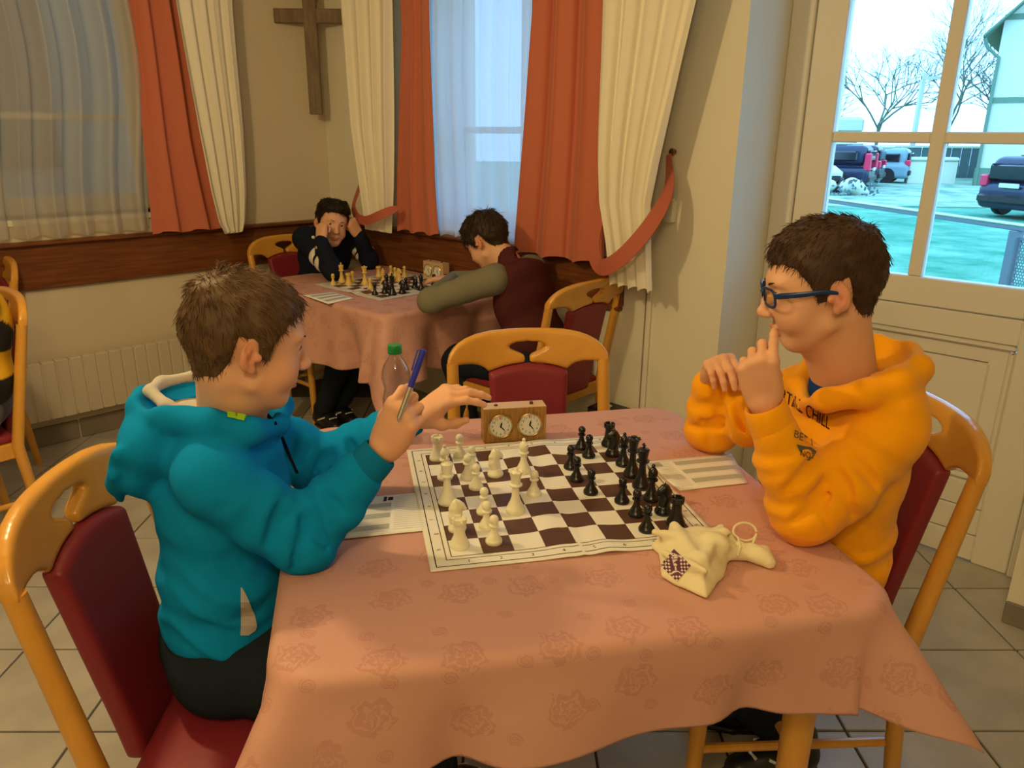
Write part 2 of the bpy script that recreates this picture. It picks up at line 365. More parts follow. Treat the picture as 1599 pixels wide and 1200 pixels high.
class SDF:
    def __init__(s, lo, hi, h):
        s.h = h; s.lo = np.array(lo, float); s.n = np.maximum(4, np.ceil((np.array(hi) - s.lo) / h).astype(int) + 1)
        s.ax = [(s.lo[i] + h * np.arange(s.n[i])).astype(np.float32) for i in range(3)]
        s.F = np.full(tuple(s.n), 0.2, dtype=np.float32)
    def sub(s, lo, hi, pad):
        sl = []
        for i in range(3):
            a = int(max(0, math.floor((lo[i] - pad - s.lo[i]) / s.h))); b = int(min(s.n[i], math.ceil((hi[i] + pad - s.lo[i]) / s.h) + 1))
            if b <= a: return None, None
            sl.append(slice(a, b))
        return tuple(sl), np.ix_(*[s.ax[i][sl[i]] for i in range(3)])
    def mix(s, sl, d, k, op):
        f = s.F[sl]
        if op == 'add':
            if k > 0: h = np.maximum(k - np.abs(f - d), 0) / k; f = np.minimum(f, d) - h * h * k * 0.25
            else: f = np.minimum(f, d)
        else:
            d = -d
            if k > 0: h = np.maximum(k - np.abs(f - d), 0) / k; f = np.maximum(f, d) + h * h * k * 0.25
            else: f = np.maximum(f, d)
        s.F[sl] = f
    def cap(s, a, b, ra, rb=None, k=0.01, op='add', wr=None):
        rb = ra if rb is None else rb; a = np.array(a, float); b = np.array(b, float); r = max(ra, rb)
        sl, g = s.sub(np.minimum(a, b) - r, np.maximum(a, b) + r, k + 0.02)
        if sl is None: return s
        d = b - a; L2 = float(d @ d) + 1e-12
        px, py, pz = g[0] - a[0], g[1] - a[1], g[2] - a[2]
        t = np.clip((px * d[0] + py * d[1] + pz * d[2]) / L2, 0, 1)
        q = np.sqrt((px - t * d[0]) ** 2 + (py - t * d[1]) ** 2 + (pz - t * d[2]) ** 2) - (ra + (rb - ra) * t)
        if wr:      # wr = (amplitude, rings per metre, seed): bunched cloth along the limb
            al = t * math.sqrt(L2) * wr[1] + wr[2]
            q = q - wr[0] * 2 * noise3(px * 9 + al, py * 9 + al * 0.37 + wr[2], pz * 9 - al * 0.21)
        s.mix(sl, q, k, op); return s
    def ell(s, c, r, R=None, k=0.01, op='add'):
        c = np.array(c, float); r = np.array(r if not isinstance(r, (int, float)) else (r, r, r), float); m = r.max()
        ext = np.array([m] * 3) if R is not None else r
        sl, g = s.sub(c - ext, c + ext, k + 0.02)
        if sl is None: return s
        p = [g[0] - c[0], g[1] - c[1], g[2] - c[2]]
        if R is not None: R = np.array(R)[:3, :3]; p = [R[0, i] * p[0] + R[1, i] * p[1] + R[2, i] * p[2] for i in range(3)]
        k0 = np.sqrt((p[0] / r[0]) ** 2 + (p[1] / r[1]) ** 2 + (p[2] / r[2]) ** 2)
        k1 = np.sqrt((p[0] / r[0] ** 2) ** 2 + (p[1] / r[1] ** 2) ** 2 + (p[2] / r[2] ** 2) ** 2) + 1e-9
        s.mix(sl, k0 * (k0 - 1) / k1, k, op); return s
    def box(s, c, hsz, R=None, rad=0.005, k=0.005, op='add'):
        c = np.array(c, float); hs = np.array(hsz, float); m = np.linalg.norm(hs) if R is not None else hs
        sl, g = s.sub(c - m, c + m, k + 0.02)
        if sl is None: return s
        p = [g[0] - c[0], g[1] - c[1], g[2] - c[2]]
        if R is not None: R = np.array(R)[:3, :3]; p = [R[0, i] * p[0] + R[1, i] * p[1] + R[2, i] * p[2] for i in range(3)]
        q = [np.abs(p[i]) - (hs[i] - rad) for i in range(3)]
        d = np.sqrt(sum(np.maximum(x, 0) ** 2 for x in q)) + np.minimum(np.maximum(np.maximum(q[0], q[1]), q[2]), 0) - rad
        s.mix(sl, d, k, op); return s
    def chain(s, pts, rad, k=0.01, op='add', wr=None):
        for i in range(len(pts) - 1): s.cap(pts[i], pts[i + 1], rad[i], rad[i + 1], k, op, wr)
        return s
    def grid(s): return np.ix_(*s.ax)
    def copy(s):
        c = SDF.__new__(SDF); c.h, c.lo, c.n, c.ax, c.F = s.h, s.lo, s.n, s.ax, s.F.copy(); return c
    def merge(s, t, k): s.mix((slice(None),) * 3, t.F, k, 'add'); return s
    def blank(s):
        c = s.copy(); c.F[:] = 0.2; return c
    def mesh(s, smooth=1):
        F = s.F; n = F.shape; ins = F < 0
        c = np.zeros((n[0] - 1, n[1] - 1, n[2] - 1), dtype=np.int8)
        for dx in (0, 1):
            for dy in (0, 1):
                for dz in (0, 1): c += ins[dx:n[0] - 1 + dx, dy:n[1] - 1 + dy, dz:n[2] - 1 + dz]
        act = (c > 0) & (c < 8); idx = np.argwhere(act)
        if len(idx) == 0: return np.zeros((0, 3)), np.zeros((0, 4), int)
        vid = np.full(act.shape, -1, dtype=np.int64); vid[act] = np.arange(len(idx))
        P = np.zeros((len(idx), 3)); cnt = np.zeros(len(idx))
        co = [(dx, dy, dz) for dx in (0, 1) for dy in (0, 1) for dz in (0, 1)]
        val = {o: F[idx[:, 0] + o[0], idx[:, 1] + o[1], idx[:, 2] + o[2]] for o in co}
        for o in co:
            for a in range(3):
                if o[a] == 0:
                    e = list(o); e[a] = 1; e = tuple(e); v0, v1 = val[o], val[e]; cr = (v0 < 0) != (v1 < 0)
                    t = np.where(cr, v0 / np.where(cr, v0 - v1, 1), 0); q = np.zeros((len(idx), 3)); q += np.array(o); q[:, a] = t
                    P[cr] += q[cr]; cnt[cr] += 1
        V = s.lo + s.h * (idx + P / cnt[:, None])
        Q = []
        for a in range(3):
            b, d = (a + 1) % 3, (a + 2) % 3
            sl0 = [slice(None)] * 3; sl1 = [slice(None)] * 3; sl0[a] = slice(0, n[a] - 1); sl1[a] = slice(1, n[a])
            i0 = ins[tuple(sl0)]; i1 = ins[tuple(sl1)]
            e = np.argwhere(i0 != i1); e = e[(e[:, b] > 0) & (e[:, d] > 0) & (e[:, b] < n[b] - 1) & (e[:, d] < n[d] - 1)]
            if len(e) == 0: continue
            def at(ob, od): q = e.copy(); q[:, b] -= ob; q[:, d] -= od; return vid[q[:, 0], q[:, 1], q[:, 2]]
            quad = np.stack([at(1, 1), at(0, 1), at(0, 0), at(1, 0)], 1)
            fl = ~i0[e[:, 0], e[:, 1], e[:, 2]]; quad[fl] = quad[fl][:, ::-1]; Q.append(quad)
        Q = np.concatenate(Q)
        for _ in range(smooth):
            S = np.zeros_like(V); C = np.zeros(len(V))
            for i in range(4):
                u, v = Q[:, i], Q[:, (i + 1) % 4]
                for ax_ in range(3): S[:, ax_] += np.bincount(u, V[v, ax_], len(V)) + np.bincount(v, V[u, ax_], len(V))
                C += np.bincount(u, minlength=len(V)) + np.bincount(v, minlength=len(V))
            V = V * 0.45 + 0.55 * S / np.maximum(C, 1)[:, None]
        return V, Q
def vnormals(V, Q):
    n = np.cross(V[Q[:, 2]] - V[Q[:, 0]], V[Q[:, 3]] - V[Q[:, 1]]); N = np.zeros_like(V)
    for i in range(4):
        for a in range(3): N[:, a] += np.bincount(Q[:, i], n[:, a], len(V))
    return N / (np.linalg.norm(N, axis=1, keepdims=True) + 1e-12)
def xf(M, V):
    A = np.array(M); return np.asarray(V) @ A[:3, :3].T + A[:3, 3]
def frame(o, y, z):
    """matrix with local Y along y and local Z nearest to z"""
    y = np.array(y, float); y /= np.linalg.norm(y); z = np.array(z, float); z = z - y * (z @ y); z /= np.linalg.norm(z); x = np.cross(y, z)
    return Matrix(((x[0], y[0], z[0], o[0]), (x[1], y[1], z[1], o[1]), (x[2], y[2], z[2], o[2]), (0, 0, 0, 1)))

# ================================================================== STRUCTURE
def struct(o, kind='structure'): o['kind'] = kind; return o
CEIL = 2.6
X0, X1, Y0 = WALL_X, 3.2, -4.2
WIN2 = (-3.10, -2.10, 1.0, 2.28); DOORX = (-1.385, -0.318, 2.34); WIN1 = (-0.35, 1.62, 1.06, 2.28)
def rbox(mb, lo, hi, bev=0): mb.box(lo, hi, bev); return mb
w = MB(ROOM)      # window wall with the window and the door opening
T = 0.36
for a, b, z0, z1 in ((X0 - T, WIN2[0], 0, CEIL), (WIN2[0], WIN2[1], 0, WIN2[2]), (WIN2[0], WIN2[1], WIN2[3], CEIL), (WIN2[1], DOORX[0], 0, CEIL),
                     (DOORX[0], DOORX[1], DOORX[2], CEIL), (DOORX[1], X1 + T, 0, CEIL)):
    w.box((a, WALL_Y, z0), (b, WALL_Y + T, z1))
wall_right = struct(w.build('wall_right', M_wall, smooth=False))
w = MB(ROOM)
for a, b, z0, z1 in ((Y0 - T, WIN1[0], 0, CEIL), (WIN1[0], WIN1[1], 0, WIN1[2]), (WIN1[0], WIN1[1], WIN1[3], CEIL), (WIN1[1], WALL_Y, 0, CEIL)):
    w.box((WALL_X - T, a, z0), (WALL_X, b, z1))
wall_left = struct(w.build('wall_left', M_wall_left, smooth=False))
struct(MB(ROOM).box((X0, Y0 - T, 0), (X1, Y0, CEIL)).build('wall_back', M_wall, smooth=False))
struct(MB(ROOM).box((X1, Y0, 0), (X1 + T, WALL_Y, CEIL)).build('wall_front', M_wall, smooth=False))
struct(MB(ROOM).box((X0 - T, Y0 - T, CEIL), (X1 + T, WALL_Y + T, CEIL + 0.2)).build('ceiling', M_ceil, smooth=False))
floor = struct(MB(ROOM).box((X0 - T, Y0 - T, -0.25), (X1 + T, WALL_Y + T, -0.006)).build('floor', M_grout, smooth=False))
# floor tiles, each its own piece
tp = 0.3235; ta = 0.0145
tmesh = None
ca, sa = math.cos(ta), math.sin(ta)
for i in range(-9, 9):
    for j in range(-3, 11):
        u, v = 1.174 + 0.1615 + (i - 4) * tp + 0.005, 1.588 + 0.1615 + (j - 4) * tp + 0.325
        x = u * ca - (v - 1.9) * sa; y = 1.9 + (v - 1.9) * ca + (u - 1.3) * sa
        wn = (x * WV[0] + y * WV[1], x * NV[0] + y * NV[1])
        if not (X0 - 0.2 < wn[0] < X1 + 0.2 and Y0 < wn[1] < WALL_Y + 0.55): continue
        if tmesh is None:
            h = tp / 2 - 0.0035
            t = MB().box((-h, -h, -0.012), (h, h, 0), 0.0018).build('tile', M_tile, floor, local=True, smooth=False); tmesh = t.data
        else:
            t = bpy.data.objects.new('tile', tmesh); COL.objects.link(t); t.parent = floor
        t.location = (x, y, 0); t.rotation_euler = (0, 0, ta + random.choice((0, PI / 2, PI, -PI / 2)))

# skirting tiles
def skirting(name, segs):
    base = None
    first = True
    root = thing(name, None, None); root['kind'] = 'structure'
    for lo, hi in segs: MB(ROOM).box(lo, hi, 0.003).build('tile', M_skirt, root, smooth=False)
    return root
skirting('baseboard_left', [((WALL_X, y - 0.309, 0), (WALL_X + 0.011, y - 0.004, 0.095)) for y in np.arange(-2.4, 2.5, 0.313)])
skirting('baseboard_right', [((x, WALL_Y - 0.011, 0), (x + 0.309, WALL_Y, 0.075)) for x in np.arange(-3.93, -1.75, 0.313)] +
         [((-1.73, WALL_Y - 0.011, 0), (DOORX[0], WALL_Y, 0.075))] +
         [((x, WALL_Y - 0.011, 0), (x + 0.309, WALL_Y, 0.075)) for x in np.arange(DOORX[1], 1.5, 0.313)])

# wooden wainscot band with top ledge
ZB, ZT = 0.748, 0.965
root = thing('trim_1', None, None); root['kind'] = 'structure'
MB(ROOM).box((WALL_X, -3.9, ZB + 0.02), (WALL_X + 0.022, WALL_Y, ZT - 0.02)).build('board', M_panel, root, smooth=False)
MB(ROOM).box((WALL_X, -3.9, ZT - 0.02), (WALL_X + 0.05, WALL_Y, ZT), 0.006).build('ledge', M_panel, root)
MB(ROOM).box((WALL_X, -3.9, ZB), (WALL_X + 0.03, WALL_Y, ZB + 0.02), 0.006).build('lower_moulding', M_panel, root)
root = thing('trim_2', None, None); root['kind'] = 'structure'
MB(ROOM).box((WALL_X + 0.022, WALL_Y - 0.022, ZB + 0.02), (-1.83, WALL_Y, ZT - 0.02)).build('board', M_panel, root, smooth=False)
MB(ROOM).box((WALL_X + 0.05, WALL_Y - 0.05, ZT - 0.02), (-1.83, WALL_Y, ZT), 0.006).build('ledge', M_panel, root)
MB(ROOM).box((WALL_X + 0.03, WALL_Y - 0.03, ZB), (-1.83, WALL_Y, ZB + 0.02), 0.006).build('lower_moulding', M_panel, root)
# cable duct down the pillar
root = thing('trim_3', None, None); root['kind'] = 'structure'
MB(ROOM).box((-1.712, WALL_Y - 0.012, 0.075), (-1.69, WALL_Y, 0.90), 0.003).build('strip', M_door, root)
MB(ROOM).box((-1.7215, WALL_Y - 0.004, 0.075), (-1.7145, WALL_Y, 0.87)).build('groove', M_skirt, root, smooth=False)

# windows
def window(name, axis, span, z0, z1, deep, nx, zbars):
    root = thing(name, None, None); root['kind'] = 'structure'
    def bx(mb, a0, a1, za, zb, d0=0.0, d1=0.05, bev=0.006):
        if axis == 'x': mb.box((a0, WALL_Y + deep + d0, za), (a1, WALL_Y + deep + d1, zb), bev)
        else: mb.box((WALL_X - deep - d1, a0, za), (WALL_X - deep - d0, a1, zb), bev)
    fr = MB(ROOM); a0, a1 = span
    bx(fr, a0, a0 + 0.07, z0, z1); bx(fr, a1 - 0.07, a1, z0, z1); bx(fr, a0 + .07, a1 - .07, z0, z0 + 0.08); bx(fr, a0 + .07, a1 - .07, z1 - 0.07, z1)
    fr.build('frame', M_door, root)
    xs = [a0 + 0.07 + (a1 - a0 - 0.14) * i / nx for i in range(nx + 1)]; zs = [z0 + 0.08] + zbars + [z1 - 0.07]
    for x in xs[1:-1]:
        m = MB(ROOM); bx(m, x - 0.03, x + 0.03, z0 + .08, z1 - .07, 0.003, 0.045); m.build('mullion', M_door, root)
    for z in zbars:
        for i in range(nx):
            m = MB(ROOM); bx(m, xs[i] + (0.03 if i else 0), xs[i + 1] - (0.03 if i < nx - 1 else 0), z - 0.016, z + 0.016, 0.006, 0.04); m.build('glazing_bar', M_door, root)
    for i in range(nx):
        for j in range(len(zs) - 1):
            m = MB(ROOM); bx(m, xs[i] + (0.03 if i else 0), xs[i + 1] - (0.03 if i < nx - 1 else 0), zs[j] + (0.016 if j else 0), zs[j + 1] - (0.016 if j < len(zs) - 2 else 0), 0.020, 0.024, 0)
            m.build('pane', M_glass, root, smooth=False)
    m = MB(ROOM)
    if axis == 'x': m.box((a0, WALL_Y - 0.01, z0 - 0.03), (a1, WALL_Y + deep, z0), 0.004)
    else: m.box((WALL_X - deep, a0, z0 - 0.03), (WALL_X + 0.01, a1, z0), 0.004)
    m.build('sill', M_door, root)
window('window_1', 'y', WIN1[:2], WIN1[2], WIN1[3], 0.2, 3, [1.50])
window('window_2', 'x', WIN2[:2], WIN2[2], WIN2[3], 0.2, 2, [1.46])

# door with glazed upper half
door = thing('door_1', None, None); door['kind'] = 'structure'
def db(name, x0, x1, z0, z1, d0=0.0, d1=0.05, bev=0.004, m=None): return MB(ROOM).box((x0, DOOR_Y + d0, z0), (x1, DOOR_Y + d1, z1), bev).build(name, m or M_door, door)
XL, XA, XB, XM0, XM1, XC, XD, XR = DOORX[0], -1.296, -1.185, -0.859, -0.814, -0.488, -0.377, DOORX[1]
m = MB(ROOM); m.box((XL, DOOR_Y - 0.012, 0), (XA - 0.003, DOOR_Y + 0.06, DOORX[2]), 0.004); m.box((XD + 0.003, DOOR_Y - 0.012, 0), (XR, DOOR_Y + 0.06, DOORX[2]), 0.004)
m.box((XA - 0.003, DOOR_Y - 0.012, 2.27), (XD + 0.003, DOOR_Y + 0.06, DOORX[2]), 0.004); m.build('frame', M_door, door)
db('stile', XA, XB, 0.0, 2.26); db('stile', XC, XD, 0.0, 2.26); db('mullion', XM0, XM1, 0.984, 2.16, 0.004, 0.046)
db('top_rail', XB, XC, 2.16, 2.26)
for z in (1.424, 1.90):
    db('glazing_bar', XB, XM0, z, z + 0.037, 0.004, 0.046); db('glazing_bar', XM1, XC, z, z + 0.037, 0.004, 0.046)
for a, b in ((XB, XM0), (XM1, XC)):
    for z0, z1 in ((0.984, 1.424), (1.461, 1.90), (1.937, 2.16)):
        db('pane', a, b, z0, z1, 0.022, 0.026, 0, M_glass)
db('rail', XB, XC, 0.887, 0.984); db('rail', XB, XC, 0.797, 0.884)
m = MB(ROOM)      # moulded frame round the lower panel
for x0, x1, z0, z1 in ((XB, XC, 0.775, 0.795), (XB, XC, 0.30, 0.32), (XB, XB + 0.02, 0.32, 0.775), (XC - 0.02, XC, 0.32, 0.775)): m.box((x0, DOOR_Y + 0.004, z0), (x1, DOOR_Y + 0.04, z1), 0.007)
m.build('panel_moulding', M_door, door)
db('panel', XB + 0.02, XC - 0.02, 0.32, 0.775, 0.022, 0.04); db('panel_field', XB + 0.07, XC - 0.07, 0.37, 0.725, 0.014, 0.03, 0.007)
for z0, z1 in ((0.205, 0.298), (0.105, 0.202), (0.006, 0.102)): db('plank', XB, XC, z0, z1)
hnd = MB(ROOM); hnd.box((-1.262, DOOR_Y - 0.012, 0.97), (-1.228, DOOR_Y, 1.158), 0.004); hnd.build('handle_plate', M_cross, door)
MB(ROOM).tube([(-1.245, DOOR_Y - 0.01, 1.10), (-1.245, DOOR_Y - 0.05, 1.10), (-1.235, DOOR_Y - 0.058, 1.10), (-1.14, DOOR_Y - 0.055, 1.095)], [0.009, 0.009, 0.010, 0.008]).build('handle', M_cross, door)

# ================================================================== OUTSIDE
GZ = -0.42
def lawn_mat():
    m = mat('frosty_lawn', (0.085, 0.20, 0.17), 0.95, 0.05); nt = m.node_tree; b = nt.nodes['Principled BSDF']; L = nt.links.new
    tc = nt.nodes.new('ShaderNodeTexCoord'); n = nt.nodes.new('ShaderNodeTexNoise'); n.inputs['Scale'].default_value = 0.9; n.inputs['Detail'].default_value = 8; n.inputs['Roughness'].default_value = 0.7
    L(tc.outputs['Object'], n.inputs['Vector']); r = nt.nodes.new('ShaderNodeValToRGB'); e = r.color_ramp.elements
    e[0].position = 0.36; e[0].color = (0.035, 0.22, 0.13, 1); e[1].position = 0.70; e[1].color = (0.20, 0.42, 0.30, 1)
    L(n.outputs[0], r.inputs[0]); L(r.outputs[0], b.inputs['Base Color']); return m
M_lawn = lawn_mat()
M_snow = mat('snow', (0.62, 0.66, 0.52), 0.9, 0.1, bump=(8, 0.4, 0.05))
M_asph = mat('snowy_asphalt', (0.13, 0.26, 0.19), 0.9, 0.1, var=(1.2, (0.40, 0.50, 0.38)))
M_house = mat('white_render', (0.66, 0.66, 0.52), 0.9, 0.1)
M_plinth = mat('grey_green_plinth', (0.15, 0.24, 0.17), 0.9, 0.1)
M_bark = mat('grey_bark', (0.17, 0.20, 0.14), 0.9, 0.1)
M_far = mat('far_hedge', (0.10, 0.16, 0.17), 0.9, 0.1)
M_post = mat('grey_fence_paint', (0.22, 0.24, 0.27), 0.6, 0.2)
M_cardk = mat('dark_blue_car_paint', (0.012, 0.022, 0.055), 0.2, 0.5)
M_carbk = mat('black_car_paint', (0.016, 0.020, 0.035), 0.2, 0.5)
M_carlt = mat('silver_car_paint', (0.20, 0.30, 0.34), 0.25, 0.5)
M_carglass = mat('car_glass', (0.01, 0.014, 0.02), 0.1, 0.6)
M_tail = mat('tail_light', (0.75, 0.03, 0.09), 0.2, 0.5)
g = MB(); g.V = []; g.box((-60, 2, GZ - 0.3), (70, 60, GZ)); lawn = struct(g.build('lawn_ground', M_lawn, smooth=False))
lawn.name = 'lawn'
# ground only outside the building: keep it below the floor slab
yard = MB().box((6.5, 22.5, GZ), (34, 40, GZ + 0.03)).build('parking_ground', M_asph, smooth=False); struct(yard)
# block added outside the left window to keep the sky off it
nb = thing('sky_blocker', 'dark building-shaped block added behind the left voile to hide the sky', 'building', room(WALL_X - 2.2, 0.5, GZ))
MB(ROOM).box((WALL_X - 6, -6.5, GZ), (WALL_X - 2.2, 5.5, 7.5)).build('wall', mat('blocker_render', (0.13, 0.115, 0.085), 0.9, 0.1), nb, smooth=False)
for k in (-1.2, 0.9, 2.8): MB(ROOM).box((WALL_X - 2.25, k, 1.2), (WALL_X - 2.17, k + 0.9, 2.4), 0.01).build('window', M_carglass, nb)
MB(ROOM).box((WALL_X - 6.3, -6.8, 7.5), (WALL_X - 1.5, 5.8, 7.7)).build('roof', M_skirt, nb, smooth=False)

# garden house
hx = ony(1537, 200, 33.5)
hs = thing('house', 'white rendered house with a steep gable behind the car park', 'building', (hx[0] + 4, 36, GZ))
HM = Matrix.Translation((hx[0], 33.5, 0)) @ Matrix.Rotation(-0.62, 4, 'Z') @ Matrix.Translation((-hx[0], -33.5, 0))
hm = MB().box((hx[0], 33.5, GZ), (hx[0] + 9, 43, 6.0)); hm.V += [(hx[0], 33.5, 6.0), (hx[0] + 9, 33.5, 6.0), (hx[0] + 4.5, 33.5, 10.5), (hx[0], 43, 6.0), (hx[0] + 9, 43, 6.0), (hx[0] + 4.5, 43, 10.5)]
hm.F += [(8, 9, 10), (11, 13, 12)]; hm.V = [tuple(HM @ Vector(v)) for v in hm.V]; hm.build('wall', M_house, hs, smooth=False)
MB(HM).box((hx[0] - 0.06, 33.42, GZ), (hx[0] + 9.05, 33.5, GZ + 0.75)).build('plinth', M_plinth, hs, smooth=False)
MB(HM).box((hx[0] - 0.02, 33.44, 2.9), (hx[0] + 9.0, 33.5, 3.1)).build('cornice', M_plinth, hs, smooth=False)
MB(HM).box((hx[0] - 0.02, 33.44, 6.0), (hx[0] + 9.0, 33.5, 6.2)).build('cornice', M_plinth, hs, smooth=False)
for s in (0, 1):
    rf = MB(HM); ex = hx[0] - 0.6 if s == 0 else hx[0] + 9.6; rx = hx[0] + 4.5
    V = [(ex, 33.0, 5.35), (rx, 33.0, 10.55), (rx, 43.4, 10.55), (ex, 43.4, 5.35)]; rf._add(V + [(x, y, z + 0.10) for x, y, z in V], [(0, 3, 2, 1), (4, 5, 6, 7), (0, 1, 5, 4), (1, 2, 6, 5), (2, 3, 7, 6), (3, 0, 4, 7)])
    rf.build('roof', M_plinth, hs, smooth=False)
MB(HM).tube([(hx[0] - 0.55, 33.2, 5.35), (hx[0] - 0.4, 33.3, 5.0), (hx[0] + 0.05, 33.4, 4.6), (hx[0] + 0.05, 33.4, GZ)], 0.07, 8).build('downpipe', M_plinth, hs)
for k in range(2): MB(HM).box((hx[0] + 1.7 + 3 * k, 33.43, 3.4), (hx[0] + 2.7 + 3 * k, 33.52, 5.0), 0.02).build('window', M_carglass, hs)
# low snow-covered shed and boundary fence in the distance
sh = thing('garden_shed', 'low snow roofed shed far beyond the parked cars', 'shed', (14.5, 42, GZ))
MB().box((12.5, 41, GZ), (17.5, 44, 1.7)).build('wall', M_post, sh, smooth=False); MB().box((12.3, 40.8, 1.7), (17.7, 44.2, 2.5), 0.15).build('roof', M_snow, sh)
fn = thing('boundary_fence', 'long dark board fence along the far side of the car park', 'fence', (22, 40.5, GZ))
for k in range(40): MB().box((14 + k * 0.5, 40.2, GZ), (14.47 + k * 0.5, 40.26, 1.05), 0.01).build('board', M_far, fn, smooth=False)
MB().box((14, 40.15, 1.05), (34, 40.3, 1.15)).build('snow_cap', M_snow, fn, smooth=False)
wl = thing('garden_wall', 'low white snow capped wall between car park and house', 'wall', (18.3, 34, GZ))
MB().box((17.2, 34.6, GZ), (19.3, 34.9, 0.55), 0.02).build('wall_body', M_house, wl); MB().box((17.1, 34.5, 0.55), (19.3, 35.0, 0.72), 0.06).build('snow_cap', M_snow, wl)

def tree(name, label, base, h, spread, seed, levels=5, r0=0.11):
    rnd = random.Random(seed); root = thing(name, label, 'tree', base, group=None)
    tr, br = MB(), MB()
    def grow(p, d, L, r, lev):
        q = p + d * L; mid = p + d * L * 0.5 + Vector((rnd.uniform(-1, 1), rnd.uniform(-1, 1), 0)) * L * 0.05
        (tr if lev == 0 else br).tube([p, mid, q], [r, r * 0.85, r * 0.7], 4 if lev else 7, cap=False)
        if lev >= levels: return
        for k in range(4 if lev in (1, 2) else 3 if lev else 5):
            a = rnd.uniform(0, 2 * PI); tilt = rnd.uniform(0.25, 0.75) * spread
            v = d.orthogonal(); v.rotate(Matrix.Rotation(a, 3, d)); nd = (d * math.cos(tilt) + v * math.sin(tilt) + Vector((0, 0, 0.12))).normalized()
            grow(p + d * L * rnd.uniform(0.65, 1.0), nd, L * rnd.uniform(0.62, 0.8), r * 0.55, lev + 1)
    grow(Vector(base), Vector((rnd.uniform(-.05, .05), 0, 1)).normalized(), h * 0.3, r0, 0)
    tr.build('trunk', M_bark, root); br.build('branches', M_bark, root); return root
tree('bare_tree', 'tall bare tree with wide branches above the silver car', (22.9, 42.5, GZ), 11.5, 0.9, 3)
tree('bare_tree', 'bushy bare tree above the dark estate cars', (19.8, 44, GZ), 9.0, 1.1, 5)
tree('bare_tree', 'slim bare sapling farthest to the left behind the cars', (16.6, 44.0, GZ), 6.5, 0.8, 11, 4, 0.06)
tree('bare_tree', 'bare tree standing close beside the white house corner', (26.0, 43, GZ), 9.0, 1.1, 8)
fp = thing('street_post', 'pair of white posts with a crossbar among the bare trees', 'post', (21.3, 42, GZ))
for k in (0, 1): MB().box((20.3 + 1.15 * k, 41, GZ), (20.5 + 1.3 * k, 41.2, 4.6 - 0.2 * k), 0.02).build('post', M_house, fp)
MB().box((20.3, 40.98, 4.3), (21.8, 41.1, 4.45)).build('crossbar', M_house, fp, smooth=False)

def car(label, pos, heading, L, H, Wd, paint, tall_light):
    root = thing('parked_car', label, 'car', (pos[0], pos[1], GZ + 0.03), heading)     # local -Y is the rear
    s = SDF((-Wd / 2 - .15, -L / 2 - .15, 0), (Wd / 2 + .15, L / 2 + .15, H + .15), 0.05)
    s.box((0, 0, 0.52), (Wd / 2, L / 2, 0.32), rad=0.16, k=0); s.box((0, -L * 0.13, H - 0.40), (Wd / 2 - 0.09, L * 0.34, 0.36), rad=0.26, k=0.12)
    s.ell((0, L * 0.48, H), (1.2, L * 0.26, H * 0.42), k=0.08, op='sub')
    V, Q = s.mesh(1); mesh_obj('body', V, Q, paint, root, local=True)
    g = MB(); g.box((-Wd / 2 + 0.22, -L / 2 + 0.02, H - 0.62), (Wd / 2 - 0.22, -L / 2 + 0.16, H - 0.22), 0.05); g.build('rear_window', M_carglass, root, local=True)
    for sx in (-1, 1):
        MB().box((sx * (Wd / 2 - 0.06) - 0.04, -L * 0.40, H - 0.60), (sx * (Wd / 2 - 0.06) + 0.04, L * 0.12, H - 0.26), 0.05).build('side_window', M_carglass, root, local=True)
        z0 = 0.72
        MB().box((sx * (Wd / 2 - 0.14) - 0.10, -L / 2 - 0.03, z0), (sx * (Wd / 2 - 0.14) + 0.10, -L / 2 + 0.2, z0 + tall_light), 0.04).build('tail_light', M_tail, root, local=True)
        for y in (-L * 0.3, L * 0.32):
            wv_ = MB(Matrix.Translation((sx * (Wd / 2 - 0.1), y, 0.32)) @ Matrix.Rotation(PI / 2, 4, 'Y')).lathe([(0.2, -0.11), (0.31, -0.11), (0.33, -0.07), (0.33, 0.07), (0.31, 0.11), (0.2, 0.11)], 18)
            wv_.build('wheel', M_black, root, local=True)
    MB().box((-Wd / 2 + 0.05, -L / 2 - 0.06, 0.33), (Wd / 2 - 0.05, -L / 2 + 0.1, 0.55), 0.05).build('bumper', M_black, root, local=True)
    MB().box((-0.26, -L / 2 - 0.07, 0.72), (0.26, -L / 2 - 0.02, 0.83), 0.01).build('number_plate', M_house, root, local=True)
    MB().box((-Wd / 2 + 0.3, -L * 0.3, H - 0.045), (Wd / 2 - 0.3, L * 0.12, H + 0.03), 0.03).build('roof_snow', M_snow, root, local=True)
    return root
p = onz(1310, 298, GZ); hd = math.radians(58)
car('dark blue parked estate car with tall pink tail lights', (p[0] - 0.9, p[1] + 1.0), hd, 4.6, 1.66, 1.85, M_cardk, 0.62)
p = onz(1362, 294, GZ); car('black parked estate car between the blue and silver cars', (p[0] - 1.3, p[1] + 2.0), hd, 4.6, 1.64, 1.85, M_carbk, 0.3)
p = onz(1410, 289, GZ); car('silver parked hatchback with a snowy roof', (p[0] - 1.0, p[1] + 2.2), hd, 4.2, 1.5, 1.8, M_carlt, 0.26)
p = onz(1600, 345, GZ); car('dark car cut off at the picture edge near the house', (p[0] + 1.7, p[1] + 1.0), math.radians(-70), 4.4, 1.5, 1.8, M_cardk, 0.3)
wc = thing('snowed_car', 'snow covered white car front beside the dark blue estate', 'car', tuple(onz(1298, 303, GZ)))
q = onz(1296, 303, GZ)
